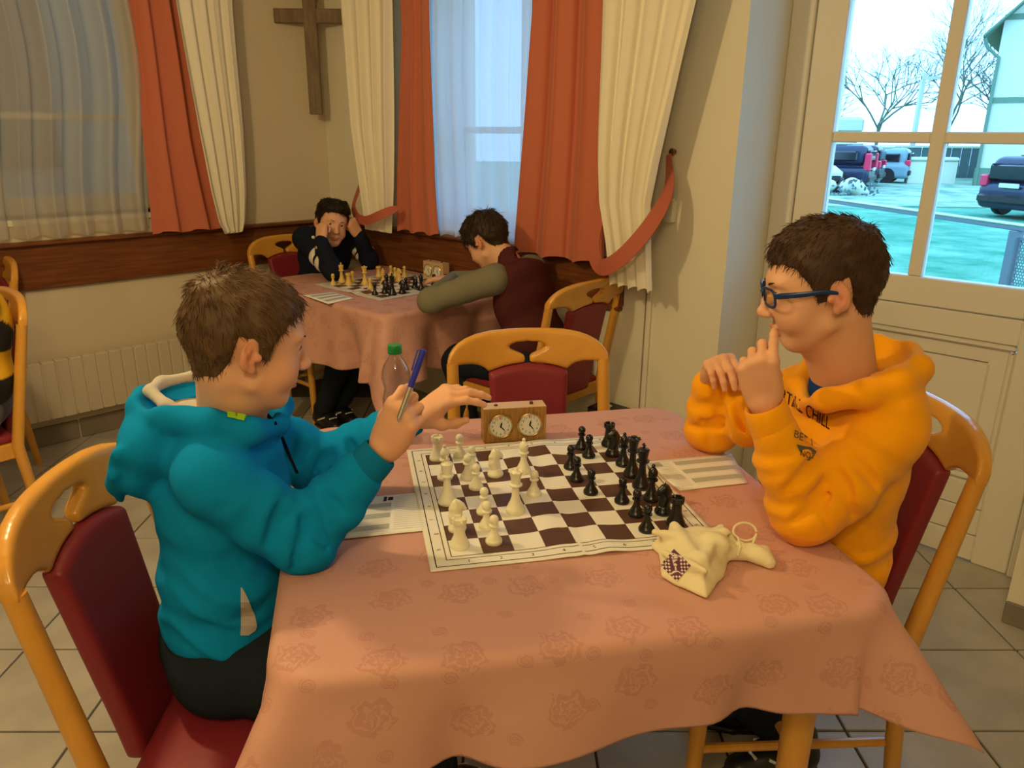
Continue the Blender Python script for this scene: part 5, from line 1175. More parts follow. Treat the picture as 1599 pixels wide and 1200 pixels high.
def hand_sdf(h, side, curl, thumb, spread=1.0, wrist=.021):
    """right hand (side = -1) or left hand (+1): wrist at the origin, fingers along +Y, back of the hand +Z, thumb towards side * X"""
    lo, hi = (-.075, -.075, -.085), (.075, .175, .05); s = SDF(lo, hi, h)
    mcp = [(.0255, .078), (.0085, .083), (-.0085, .079), (-.0240, .071)]; ln = [(.033, .020, .016), (.036, .023, .017), (.033, .021, .016), (.025, .016, .015)]; rd = [(.0082, .0075, .0068, .0058), (.0084, .0077, .0070, .0060), (.0080, .0073, .0066, .0056), (.0072, .0065, .0058, .0050)]
    s.cap((0, -.038, 0), (0, .004, 0), wrist * .92, wrist * .92, k=.01)
    for (x, y), f in zip(mcp, rd): s.cap((x * side * .55, .004, -.002), (x * side, y, 0), .0120, f[0] + .0015, k=.014)
    s.ell((side * .0, .046, -.005), (.030, .034, .0125), k=.012); s.ell((side * .021, .026, -.010), (.0130, .025, .0125), k=.012); s.ell((-side * .022, .034, -.008), (.010, .030, .011), k=.012)
    tips = []
    for i, ((x, y), l, f) in enumerate(zip(mcp, ln, rd)):
        p = np.array([x * side, y, 0.0]); a = 0; sp = math.atan2(x * .35 * spread, .08)
        for j in range(3):
            a += curl[i][j]; d = np.array([math.sin(sp) * side * math.cos(a), math.cos(a) * math.cos(sp), -math.sin(a)]); q = p + d * l[j]; s.cap(p, q, f[j], f[j + 1], k=.004 if j else .007); p = q
        tips.append(p)
    p = np.array([side * .016, .012, -.008])
    for (dx, dy, dz), l, r0, r1 in zip(thumb, (.036, .028, .022), (.0125, .0095, .0085), (.0095, .0085, .0066)):
        d = np.array([dx * side, dy, dz]); d /= np.linalg.norm(d); q = p + d * l; s.cap(p, q, r0, r1, k=.009); p = q
    V, Q = s.mesh(1); c = np.tile(SKIN * np.array([1.02, .98, .95]), (len(V), 1))
    return V, Q, c
def join(parts):
    Vs, Qs, Cs, o = [], [], [], 0
    for V, Q, c in parts: Vs.append(V); Qs.append(Q + o); Cs.append(c); o += len(V)
    return np.concatenate(Vs), np.concatenate(Qs), np.concatenate(Cs)
def elbow_folds(s, S, E, Wr, ru, rf, n=3, dep=.0038, step=.027):
    """soft creases that run round the sleeve from the inside of a bent elbow"""
    S, E, Wr = map(np.array, (S, E, Wr)); bis = (S - E) / np.linalg.norm(S - E) + (Wr - E) / np.linalg.norm(Wr - E)
    for P, r, k0 in ((S, ru, 0), (Wr, rf, 1)):
        d = (P - E) / np.linalg.norm(P - E); b = bis - d * (bis @ d); b /= np.linalg.norm(b); l = np.cross(d, b)
        for j in range(n):
            for sg in (-1, 1):
                pts = [E + d * (.030 + j * step + (.006 + .012 * ((j + k0) % 2)) * f - .010 * f * f) + (b * math.cos(f) + l * sg * math.sin(f)) * r * (1.06 - .02 * j) for f in np.linspace(.75, 1.95 + .35 * ((j * 7 + k0 * 3 + sg) % 3 - 1), 7)]
                s.chain(pts, [dep * q for q in (.9, 1.1, 1.1, 1, .8, .55, .2)], k=.013, op='sub')
def core(J, h=.012):
    """the body under the clothes: trunk, arms and legs as one skin"""
    P = [np.array(p) for k in J.values() for p in (k if isinstance(k, list) else [k])]; lo = np.min(P, 0) - .14; hi = np.max(P, 0) + .14; s = SDF(lo, hi, h)
    s.cap(J['pelvis'], J['chest'], .075, .085, k=.03); s.cap(J['chest'], J['neck'], .07, .038, k=.03)
    for k in ('armR', 'armL'): s.cap(J['chest'], J[k][0], .06, .035, k=.02); s.chain(J[k], [.034, .028, .020], k=.01)
    for k in ('legR', 'legL'): s.cap(J['pelvis'], J[k][0], .07, .05, k=.02); s.chain(J[k], [.055, .042, .03], k=.02)
    V, Q = s.mesh(1); return V, Q, np.tile(SKIN, (len(V), 1))
def trousers(root, J, m, h=.009, r=(.082, .070, .054, .046), seed=0.0):
    P = np.array([J['pelvis']] + J['legR'] + J['legL']); s = SDF(P.min(0) - .16, P.max(0) + .16, h); pl = np.array(J['pelvis'])
    s.ell(pl, (.125, .135, .105), k=.03)
    for k in ('legR', 'legL'): s.cap(pl * .4 + np.array(J[k][0]) * .6, J[k][0], .09, r[0], k=.03); s.chain(J[k], [r[0], r[1], r[3]], k=.02, wr=(.006, 30, seed))
    if 'cut' in J: x, y, z = s.grid(); s.F = np.maximum(s.F, z - J['cut'])
    V, Q = s.mesh(1); return mesh_obj('trousers', V, Q, m, root)
def shoe(root, ankle, ang, strips=True):
    M = Matrix.Translation((ankle[0], ankle[1], 0)) @ Matrix.Rotation(ang - PI / 2, 4, 'Z'); s = SDF((-.07, -.10, -.01), (.07, .20, .16), .006)
    s.chain([(0, -.02, .10), (0, -.03, .05)], [.042, .042], k=.02); s.chain([(0, -.03, .045), (0, .06, .045), (0, .13, .032)], [.040, .040, .034], k=.02); x, y, z = s.grid(); s.F = np.maximum(s.F, .016 - z); V, Q = s.mesh(1)
    o = mesh_obj('shoe', xf(M, V), Q, M_shoe, root); s = SDF((-.07, -.10, -.01), (.07, .20, .05), .006); s.chain([(0, -.035, .01), (0, .06, .01), (0, .135, .01)], [.040, .042, .036], k=.02); x, y, z = s.grid(); s.F = np.maximum(s.F, np.maximum(z - .020, .001 - z)); V, Q = s.mesh(1); mesh_obj('sole', xf(M, V), Q, M_black, o)
    if strips:
        for q in (-1, 1): MB(M).tube([(q * .040, .01, .045), (q * .043, .045, .06), (q * .032, .075, .075)], .004, 6).build('reflective_strip', M_refl, o)
        MB(M).tube([(-.02, .10, .070), (.0, .105, .073), (.02, .10, .070)], .004, 6).build('reflective_strip', M_refl, o)
def cuff(root, a, b, r, m, name='cuff'):
    M = frame(np.array(a), np.array(b) - np.array(a), (0.3, 0.2, 1)); L = float(np.linalg.norm(np.array(b) - np.array(a)))
    MB(M @ Matrix.Rotation(-PI / 2, 4, 'X')).lathe([(r * .8, -.006), (r, 0), (r * 1.03, L * .3), (r * 1.0, L * .7), (r * .95, L * .95), (r * .88, L), (r * .80, L - .002), (r * .72, L - .02)], 28, cap=False).build(name, m, root, angle=80)
def V3(*a): return np.array(a, float)

# ------------------------------------------------------------------ the boy in teal
def boy_teal():
    root = thing('person', 'boy in a teal hooded sweatshirt reaching over the board with a blue pen', 'person', (-0.52, 1.2, 0.0))
    J = dict(pelvis=V3(-.510, 1.20, .565), chest=V3(-.490, 1.21, .83), neck=V3(-.472, 1.20, 1.00),
             armR=[V3(-.455, 1.075, .925), V3(-.345, 1.120, .800), ony(597, 704, 1.165)], armL=[V3(-.475, 1.335, .915), V3(-.375, 1.375, .815), ony(652, 650, 1.385)],
             legR=[V3(-.50, 1.12, .545), V3(-.16, 1.13, .50), V3(-.17, 1.12, .09)], legL=[V3(-.50, 1.295, .545), V3(-.15, 1.33, .50), V3(-.16, 1.34, .09)])
    hc = ony(386, 534, 1.175); Mh = head_matrix(hc, math.radians(30), .20, 0.0, .97); nl = np.array(Mh.inverted() @ Vector(J['neck'] + V3(0, 0, -.03)))
    V, Q, c, base = make_head(.0019, nl, 0.5)
    # hands
    wr = J['armR'][2]; d = (ony(640, 628, 1.15) - wr); MR = frame(wr, d, (-.25, -.95, .25)); hr = hand_sdf(.0019, -1, [(0.75, 0.95, 0.5), (1.15, 1.25, .7), (1.25, 1.3, .7), (1.3, 1.3, .7)], [(.55, .9, -.45), (.10, 1, -.35), (-.25, 1, -.35)])
    wl = J['armL'][2]; ML = frame(wl, ony(725, 615, 1.37) - wl + V3(0, 0, .02), (.15, -.35, .95)); hl = hand_sdf(.0019, 1, [(.45, .45, .25), (.5, .45, .25), (.65, .5, .3), (.75, .5, .3)], [(.6, .8, -.55), (.25, 1, -.4), (.1, 1, -.3)])
    body = join([(xf(Mh, V), Q, c), (xf(MR, hr[0]), hr[1], hr[2]), (xf(ML, hl[0]), hl[1], hl[2]), core(J)]); mesh_obj('body', *body[:2], M_skin, root, colors=body[2])
    add_face_bits(root, Mh, (0.1, 1, -.35), (.10, .06, .035), 0.5)
    add_hair(root, Mh, base, (.125, .070, .034), top=.016, side=.008, seed=3, n=7000, length=.019, whorl=(-.005, -.062, .075), lift=.16, tuft=[((.0, -.045, .10), (.005, -.055, .122), .013), ((.02, -.03, .105), (.025, -.04, .120), .012)])
    trousers(root, J, M_jeans); shoe(root, J['legR'][2], .2); shoe(root, J['legL'][2], .2)
    # sweatshirt
    s = SDF((-.75, .90, .50), (-.12, 1.52, 1.10), .0052); f = V3(math.cos(.12), math.sin(.12), 0)
    Rb = Matrix.Rotation(.12, 4, 'Z')
    s.ell(V3(-.512, 1.205, .610), (.113, .146, .080), Rb, k=.05); s.ell(V3(-.508, 1.205, .70), (.113, .145, .11), Rb, k=.04); s.ell(V3(-.500, 1.208, .83), (.112, .140, .13), Rb, k=.04); s.cap(V3(-.505, 1.16, .965), V3(-.468, 1.085, .930), .044, .044, k=.06)
    s.cap(V3(-.470, 1.10, .930), V3(-.482, 1.30, .920), .050, .054, k=.04); s.cap(V3(-.475, 1.20, .93), V3(-.472, 1.20, .98), .078, .058, k=.03)
    for arm, sd in ((J['armR'], 2.0), (J['armL'], 7.0)):
        e = arm[1] + (arm[2] - arm[1]) * .70
        q = s.blank(); q.chain([arm[0], arm[0] * .45 + arm[1] * .55 + V3(0, 0, -.004), arm[1]], [.050, .052, .050], k=.03, wr=(.006, 42, sd)); q.chain([arm[1], arm[1] * .4 + e * .6, e], [.052, .047, .041], k=.022, wr=(.006, 55, sd + 3)); q.ell(arm[1], .050, k=.03)
        elbow_folds(q, *arm, .054, .049); s.merge(q, .028)
    # hem, folds over the belly, armhole seam
    x, y, z = s.grid(); torso = np.clip((1.16 - y) / .06, 0, 1) * np.clip((.80 - z) / .08, 0, 1); u = (z + .35 * np.abs(x + .56) + .02 * np.sin(x * 25)) * 1.0
    s.F -= .0075 * torso * np.exp(-((u - .650) / .013) ** 2) + .005 * torso * np.exp(-((u - .715) / .010) ** 2) + .005 * torso * np.exp(-((u - .765) / .012) ** 2)
    s.F += .003 * np.exp(-((z - .598 - .08 * (x + .55)) / .005) ** 2)
    # hood lying on the back
    s.ell(V3(-.575, 1.195, .965), (.060, .125, .062), Matrix.Rotation(-.35, 4, 'Y'), k=.025); s.ell(V3(-.598, 1.19, .915), (.040, .105, .060), Matrix.Rotation(.15, 4, 'Y'), k=.03)
    col = [V3(-.400, 1.215, .965), V3(-.415, 1.130, .985), V3(-.470, 1.105, 1.005), V3(-.540, 1.12, 1.012), V3(-.598, 1.16, 1.015), V3(-.610, 1.20, 1.016), V3(-.598, 1.25, 1.012), V3(-.54, 1.30, 1.005), V3(-.46, 1.305, .99), V3(-.41, 1.28, .975), V3(-.400, 1.215, .965)]
    s.chain(col, [.020, .022, .024, .024, .020, .018, .020, .024, .022, .02, .02], k=.014)
    s.cap(V3(-.468, 1.195, .96), V3(-.425, 1.19, 1.12), .060, .066, k=.010, op='sub'); s.ell(V3(-.545, 1.20, 1.035), (.060, .085, .042), k=.014, op='sub')
    for a, b, r in ((V3(-.64, 1.12, .90), V3(-.60, 1.07, .97), .012), (V3(-.645, 1.14, .86), V3(-.615, 1.075, .93), .010)): s.cap(a, b, r, r * .6, k=.02)
    x, y, z = s.grid(); s.F += (.0042 * 2 * noise3(x * 20, y * 20, z * 30 + 3) + .0016 * 2 * noise3(x * 48, y * 48, z * 60)) * np.clip((1.0 - z) * 4, 0, 1); s.F = np.maximum(s.F, .548 - z)
    V, Q = s.mesh(1); hood = mesh_obj('hooded_sweatshirt', V, Q, M_teal, root)
    bv = BVHTree.FromPolygons([tuple(v) for v in V], [tuple(q) for q in Q.tolist()])
    for arm in (J['armR'], J['armL']): a, b = arm[1], arm[2]; cuff(root, a + (b - a) * .66, a + (b - a) * .98, .034, M_tealdk)
    # grey lining seen inside the hood
    s = SDF((-.67, 1.06, .93), (-.45, 1.34, 1.09), .005); s.chain([V3(-.50, 1.145, 1.000), V3(-.555, 1.155, 1.018), V3(-.595, 1.19, 1.030), V3(-.592, 1.225, 1.034), V3(-.55, 1.265, 1.034), V3(-.5, 1.275, 1.022)], [.010, .010, .010, .010, .009, .008], k=.01); s.ell(V3(-.55, 1.20, .975), (.055, .08, .03), k=.01)
    s.cap(V3(-.468, 1.195, .94), V3(-.425, 1.19, 1.12), .056, .062, k=.006, op='sub'); V, Q = s.mesh(1); mesh_obj('hood_lining', V, Q, M_hoodin, hood)
    def on(px, py, off):
        d = ray(px, py); h = bv.ray_cast(Vector(_C), Vector(d)); return np.array(h[0]) + np.array(h[1]) * off if h[0] is not None else None
    for cx, cy in ((361, 650), (376, 653)):
        p, p1, p2 = on(cx, cy, .0022), on(cx - 3, cy - .6, .0022), on(cx + 3, cy + .6, .0022)
        if p is None or p1 is None or p2 is None: continue
        nrm = np.array(bv.find_nearest(Vector(p))[1]); ex = p2 - p1; ex /= np.linalg.norm(ex); nrm = nrm - ex * (nrm @ ex); nrm /= np.linalg.norm(nrm); M = frame(p, np.cross(nrm, ex), nrm)
        MB(M).box((-.0066, -.0075, -.0012), (.0066, .0075, .0016), .0008).build('lime_tag', M_lime, hood)
    ys = np.linspace(918, 992, 11); rows = [[on(375 + (np.interp(yy, (916, 935, 958, 978, 988, 993), (376, 386, 396, 400, 396, 384)) - 375) * k / 3, yy, .0028) for k in range(4)] for yy in ys]; pk = MB()
    for r0, r1 in zip(rows[:-1], rows[1:]):
        for k in range(3):
            c4 = (r0[k], r1[k], r1[k + 1], r0[k + 1])
            if all(p is not None for p in c4): pk.poly(c4)
    if pk.F: pk.build('pocket_lining', M_hoodin, hood)
    # zip edges at the throat
    P = [on(a, y_, .002) for a, y_ in ((412, 640), (428, 662), (441, 688), (452, 715), (463, 738))]
    P = [p for p in P if p is not None]
    if len(P) > 2: MB().tube(P, .0028, 6).build('zip', M_navy, hood)
    # pen in the right hand
    t = thing('pen', 'blue ballpoint pen held upright in the right hand', 'pen', tuple(ony(634, 628, 1.13))); a, b = ony(634, 624, 1.148), ony(662, 546, 1.165); u = b - a
    MB().tube([a - u * .45, a - u * .38], [.0008, .0035], 12).build('tip', M_chrome, t); MB().tube([a - u * .38, a + u * .25], .0045, 14).build('grip', M_chrome, t); MB().tube([a + u * .25, a + u * .98, a + u], [.0050, .0052, .0035], 14).build('barrel', M_bluepen, t)
    o_ = np.cross(u, V3(0, 1, 0)); o_ /= np.linalg.norm(o_); MB().tube([a + u * .97 + o_ * .004, a + u * .95 + o_ * .009, a + u * .55 + o_ * .007], [(.0022, .001)] * 3, 8).build('clip', M_bluepen, t)
boy_teal()

# ------------------------------------------------------------------ the boy in orange
def boy_orange():
    root = thing('person', 'boy in an orange hooded sweatshirt and blue glasses, hands at his mouth', 'person', (0.63, 1.37, 0.0))
    J = dict(pelvis=V3(.640, 1.41, .565), chest=V3(.640, 1.36, .83), neck=V3(.622, 1.345, 1.02),
             armL=[V3(.640, 1.235, .935), V3(.520, 1.218, .808), ony(1193, 632, 1.225)], armR=[V3(.600, 1.485, .94), V3(.462, 1.635, .808), ony(1112, 590, 1.60)],
             legL=[V3(.58, 1.33, .545), V3(.33, 1.32, .50), V3(.665, 1.455, .10)], legR=[V3(.58, 1.49, .545), V3(.33, 1.50, .50), V3(.63, 1.60, .10)])
    hc = ony(1282, 446, 1.30); Mh = head_matrix(hc, math.radians(172), .20, 0.0, 1.0); nl = np.array(Mh.inverted() @ Vector(J['neck'] + V3(0, 0, -.03)))
    V, Q, c, base = make_head(.0019, nl, 0.45)
    wl = J['armL'][2]; ML = frame(wl, ony(1179, 548, 1.215) - wl, (-.38, -.90, .1)); hl = hand_sdf(.0019, 1, [(.72, .55, .30), (1.15, 1.2, .7), (1.35, 1.3, .8), (1.45, 1.3, .8)], [(.2, .75, -.85), (-.35, .8, -.8), (-.5, .8, -.5)])
    wr = J['armR'][2]; MR = frame(wr, ony(1129, 548, 1.515) - wr, (-.15, -.25, .95)); hr = hand_sdf(.0019, -1, [(1.15, .55, .3), (1.25, .5, .3), (1.35, .5, .3), (1.4, .6, .4)], [(.40, .85, -.7), (.0, .8, -.8), (-.2, .6, -.9)])
    body = join([(xf(Mh, V), Q, c), (xf(MR, hr[0]), hr[1], hr[2]), (xf(ML, hl[0]), hl[1], hl[2]), core(J)]); mesh_obj('body', *body[:2], M_skin, root, colors=body[2])
    add_face_bits(root, Mh, (.1, 1, -.45), (.06, .03, .018), 0.45)
    add_hair(root, Mh, base, (.062, .032, .019), top=.015, side=.008, seed=9, n=6500, length=.017, whorl=(.005, -.060, .080), lift=.13, fwd=.02)
    trousers(root, J, M_navy); shoe(root, J['legL'][2], PI + .25); shoe(root, J['legR'][2], PI - .1)
    # glasses
    g = MB(Mh)
    def rim(q):
        P = []
        for k in range(28):
            a = 2 * PI * k / 28; ca_, sa_ = math.cos(a), math.sin(a); ex = 2.0 / 3.6; px_ = .0235 * abs(ca_) ** ex * (1 if ca_ >= 0 else -1); pz = .0155 * abs(sa_) ** ex * (1 if sa_ >= 0 else -1)
            P.append((q * .0315 + px_, .0955 - .010 * abs((q * .0315 + px_) / .055) ** 2, .000 + pz))
        return P
    for q in (-1, 1): P = rim(q); g.tube(P + [P[0], P[1]], [(.0019, .0026)] * 30, 8, cap=False)
    g.tube([(-.009, .0965, .005), (0, .0985, .007), (.009, .0965, .005)], .002, 8)
    fr = g.build('glasses_frame', M_bluefr, root)
    for q in (-1, 1):
        MB(Mh).tube([(q * .055, .0860, .006), (q * .066, .078, .007), (q * .074, .050, .006), (q * .0765, .010, .005), (q * .0755, -.012, -.001), (q * .074, -.026, -.018)], [(.0016, .0050), (.0016, .0052), (.0014, .0046), (.0013, .0036), (.0013, .0028), (.001, .002)], 8).build('temple', M_bluefr, fr); MB(Mh).poly(rim(q)).build('lens', M_lens, fr, smooth=False)
    # sweatshirt
    s = SDF((.34, 1.08, .50), (.88, 1.80, 1.16), .0052); Rb = Matrix.Rotation(.2, 4, 'Z')
    s.ell(V3(.635, 1.405, .625), (.115, .165, .10), Rb, k=.05); s.ell(V3(.635, 1.395, .72), (.112, .158, .12), Rb, k=.05); s.ell(V3(.630, 1.365, .85), (.105, .155, .14), Rb, k=.05)
    s.cap(V3(.650, 1.255, .945), V3(.615, 1.46, .94), .060, .058, k=.05); s.cap(V3(.635, 1.352, .94), V3(.625, 1.348, 1.00), .080, .060, k=.03)
    for arm, sd, fr_ in ((J['armL'], 1.0, .76), (J['armR'], 5.0, .80)):
        e = arm[1] + (arm[2] - arm[1]) * fr_
        q = s.blank(); q.chain([arm[0], arm[0] * .45 + arm[1] * .55 + V3(.004, 0, -.004), arm[1]], [.058, .061, .052], k=.03, wr=(.0075, 40, sd)); q.chain([arm[1], arm[1] * .45 + e * .55, e], [.054, .050, .043], k=.022, wr=(.008, 50, sd + 3)); q.ell(arm[1] + V3(0, 0, .004), .052, k=.03)
        elbow_folds(q, *arm, .060, .053, 4, .0048); s.merge(q, .028)
    # hood
    s.ell(V3(.664, 1.315, 1.005), (.062, .125, .058), Matrix.Rotation(.45, 4, 'Y') @ Matrix.Rotation(-.05, 4, 'Z'), k=.025); s.ell(V3(.682, 1.29, .965), (.044, .10, .058), Matrix.Rotation(-.1, 4, 'Y'), k=.03)
    col = [V3(.540, 1.335, .975), V3(.550, 1.265, 1.000), V3(.600, 1.228, 1.025), V3(.650, 1.228, 1.045), V3(.695, 1.262, 1.060), V3(.712, 1.33, 1.065), V3(.692, 1.41, 1.058), V3(.650, 1.45, 1.040), V3(.595, 1.445, 1.015), V3(.55, 1.405, .985), V3(.545, 1.335, .965)]
    s.chain(col, [.016, .020, .024, .026, .026, .024, .024, .022, .02, .018, .016], k=.014)
    hb = np.array(hc); s.cap(V3(.622, 1.345, .96), V3(.585, 1.325, 1.14), .060, .066, k=.008, op='sub'); s.ell(V3(.648, 1.335, 1.080), (.056, .085, .040), k=.012, op='sub')
    s.cap(V3(.585, 1.325, 1.0), V3(.54, 1.315, 1.02), .035, .03, k=.012, op='sub')
    x, y, z = s.grid(); s.F += (.0042 * 2 * noise3(x * 20, y * 20, z * 28 + 8) + .0016 * 2 * noise3(x * 48, y * 48, z * 60)) * np.clip((1.0 - z) * 4, 0, 1)
    tor = np.clip((1.32 - y) / .06, 0, 1) * np.clip((.78 - z) / .06, 0, 1); u = z - .3 * (x - .65)
    s.F -= .007 * tor * np.exp(-((u - .70) / .014) ** 2) + .006 * tor * np.exp(-((u - .645) / .013) ** 2); s.F = np.maximum(s.F, .540 - z)
    V, Q = s.mesh(1); hood = mesh_obj('hooded_sweatshirt', V, Q, M_orange, root); bv = BVHTree.FromPolygons([tuple(v) for v in V], [tuple(q) for q in Q.tolist()])
    for arm, f0 in ((J['armL'], .70), (J['armR'], .74)): a, b = arm[1], arm[2]; cuff(root, a + (b - a) * f0, a + (b - a) * 1.0, .037, M_orange)
    s = SDF((.50, 1.24, .95), (.66, 1.44, 1.08), .0045); s.cap(V3(.612, 1.340, .99), V3(.600, 1.335, 1.005), .054, .053, k=0); s.cap(V3(.622, 1.345, .96), V3(.585, 1.325, 1.14), .052, .054, k=.004, op='sub'); V, Q = s.mesh(1); mesh_obj('tee_shirt', V, Q, mat('royal_blue_jersey', (.01, .05, .22), .9, .1), root)
    # printed lettering
    def on(px, py, off):
        d = ray(px, py); h = bv.ray_cast(Vector(_C), Vector(d)); return np.array(h[0]) + np.array(h[1]) * off if h[0] is not None else None
    def lettering(text, p0, p1, hgt, m, off=.0016, name='lettering'):
        cu = bpy.data.curves.new('t', 'FONT'); cu.body = text; cu.size = 1.0; cu.resolution_u = 3; to = bpy.data.objects.new('t', cu); me = to.to_mesh(); X = np.array([tuple(v.co) for v in me.vertices]); Fs = [tuple(p.vertices) for p in me.polygons]; to.to_mesh_clear(); bpy.data.objects.remove(to); bpy.data.curves.remove(cu)
        p0, p1 = np.array(p0, float), np.array(p1, float); ex = (p1 - p0) / X[:, 0].max(); ey = np.array([.10, -1.0]) * hgt; P = [on(*(p0 + ex * x_ + ey * y_), off) for x_, y_ in X[:, :2]]
        ok = [all(P[i] is not None for i in f) for f in Fs]; P = [p if p is not None else V3(0, 0, 0) for p in P]; b = MB(); b._add(P, [f for f, k in zip(Fs, ok) if k]); b.build(name, m, hood, smooth=False)['kind'] = 'stuff'
    mk = mat('dark_print', (.035, .008, .02), .8, .1); gk = mat('grey_print', (.12, .115, .09), .8, .1)
    lettering('RTAL CHILL', (1219, 624), (1296, 672), 27, mk); lettering('BET I', (1238, 682), (1268, 697), 16, gk)
    P = [on(a, b_, .0014) for a, b_ in ((1243, 694), (1254, 697), (1265, 699), (1276, 700), (1274, 706), (1271, 712), (1262, 720), (1254, 714), (1248, 705))]
    if all(p is not None for p in P): MB().poly(P[::-1]).build('print_block', gk, hood, smooth=False)
    lettering('NOT', (1248, 712), (1270, 717), 12, mk, .0022)
boy_orange()

# ------------------------------------------------------------------ the two boys at the far table
def boy_navy():
    root = thing('person', 'dark haired boy in a navy sweater at the far table, fists on his cheeks', 'person', (-1.0, 4.03, 0))
    J = dict(pelvis=V3(-1.03, 4.06, .565), chest=V3(-.985, 4.02, .83), neck=V3(-.965, 4.005, .985), armR=[V3(-1.055, 3.895, .93), onz(521, 424, .80), ony(500, 375, 3.745)], armL=[V3(-.855, 4.095, .93), onz(577, 407, .80), ony(561, 367, 3.98)],
             legR=[V3(-1.05, 3.95, .54), V3(-.80, 3.65, .50), onz(505, 640, .09)], legL=[V3(-.93, 4.07, .54), V3(-.65, 3.79, .50), onz(530, 632, .09)])
    hc = ony(518, 349, 3.93); Mh = head_matrix(hc, math.radians(-60), .05, -.22, 1.0); nl = np.array(Mh.inverted() @ Vector(J['neck'] + V3(0, 0, -.03))); V, Q, c, base = make_head(.0026, nl, 0.0)
    wr = J['armR'][2]; MR = frame(wr, ony(503, 347, 3.80) - wr, (-.5, -.75, .2)); hr = hand_sdf(.0026, -1, [(1.3, 1.3, .7)] * 4, [(.5, .8, -.6), (.0, .9, -.6), (-.1, 1, -.5)])
    wl = J['armL'][2]; ML = frame(wl, ony(548, 347, 3.95) - wl, (.7, -.6, .2)); hl = hand_sdf(.0026, 1, [(1.3, 1.3, .7)] * 4, [(.5, .8, -.6), (.0, .9, -.6), (-.1, 1, -.5)])
    body = join([(xf(Mh, V), Q, c), (xf(MR, hr[0]), hr[1], hr[2]), (xf(ML, hl[0]), hl[1], hl[2]), core(J)]); mesh_obj('body', *body[:2], M_skin, root, colors=body[2])
    add_face_bits(root, Mh, (.25, 1, .1), (.02, .012, .008), 0.0, lash=False)
    line = (HAIRLINE[0], [.062, .060, .050] + HAIRLINE[1][3:]); add_hair(root, Mh, base, (.018, .011, .008), line=line, top=.024, side=.008, seed=21, n=3500, length=.018, whorl=(0, -.06, .08), lift=.3, fwd=.03, rad=.0011, tuft=[((0, .035, .10), (0, .05, .135), .022), ((-.035, .02, .10), (-.04, .03, .13), .02), ((.035, .02, .10), (.045, .03, .128), .02)])
    trousers(root, J, M_jeans, .012); shoe(root, J['legR'][2], math.radians(-50)); shoe(root, J['legL'][2], math.radians(-50))
    s = SDF((-1.28, 3.62, .50), (-.68, 4.32, 1.08), .007); Rb = Matrix.Rotation(math.radians(-44), 4, 'Z')
    s.ell(V3(-1.02, 4.05, .66), (.115, .15, .14), Rb, k=.05); s.ell(V3(-.99, 4.025, .83), (.105, .15, .14), Rb, k=.05); s.cap(J['armR'][0], J['armL'][0], .055, .055, k=.05); s.cap(J['chest'] + V3(0, 0, .08), J['neck'] - V3(0, 0, .01), .075, .062, k=.03)
    for arm, sd in ((J['armR'], 1), (J['armL'], 4)): s.chain(arm[:2], [.055, .046], k=.03, wr=(.006, 40, sd)); s.chain([arm[1], arm[1] + (arm[2] - arm[1]) * .93], [.046, .036], k=.02, wr=(.005, 50, sd + 2))
    s.cap(J['neck'] - V3(0, 0, .05), hc, .056, .06, k=.008, op='sub'); V, Q = s.mesh(1); sw_ = mesh_obj('sweater', V, Q, M_navy, root)
    for arm in (J['armR'], J['armL']):
        a, e = arm[0], arm[1]
        for t0, t1 in ((.50, .62), (.68, .80)): cuff(root, a + (e - a) * t0, a + (e - a) * t1, .0585 - .007 * t0, M_stripe, 'sleeve_stripe')
    MB(Matrix.Translation(ony(489, 371, 3.83))).ball((0, 0, 0), (.009, .004, .009), 10, 6).build('badge', M_stripe, sw_)
boy_navy()
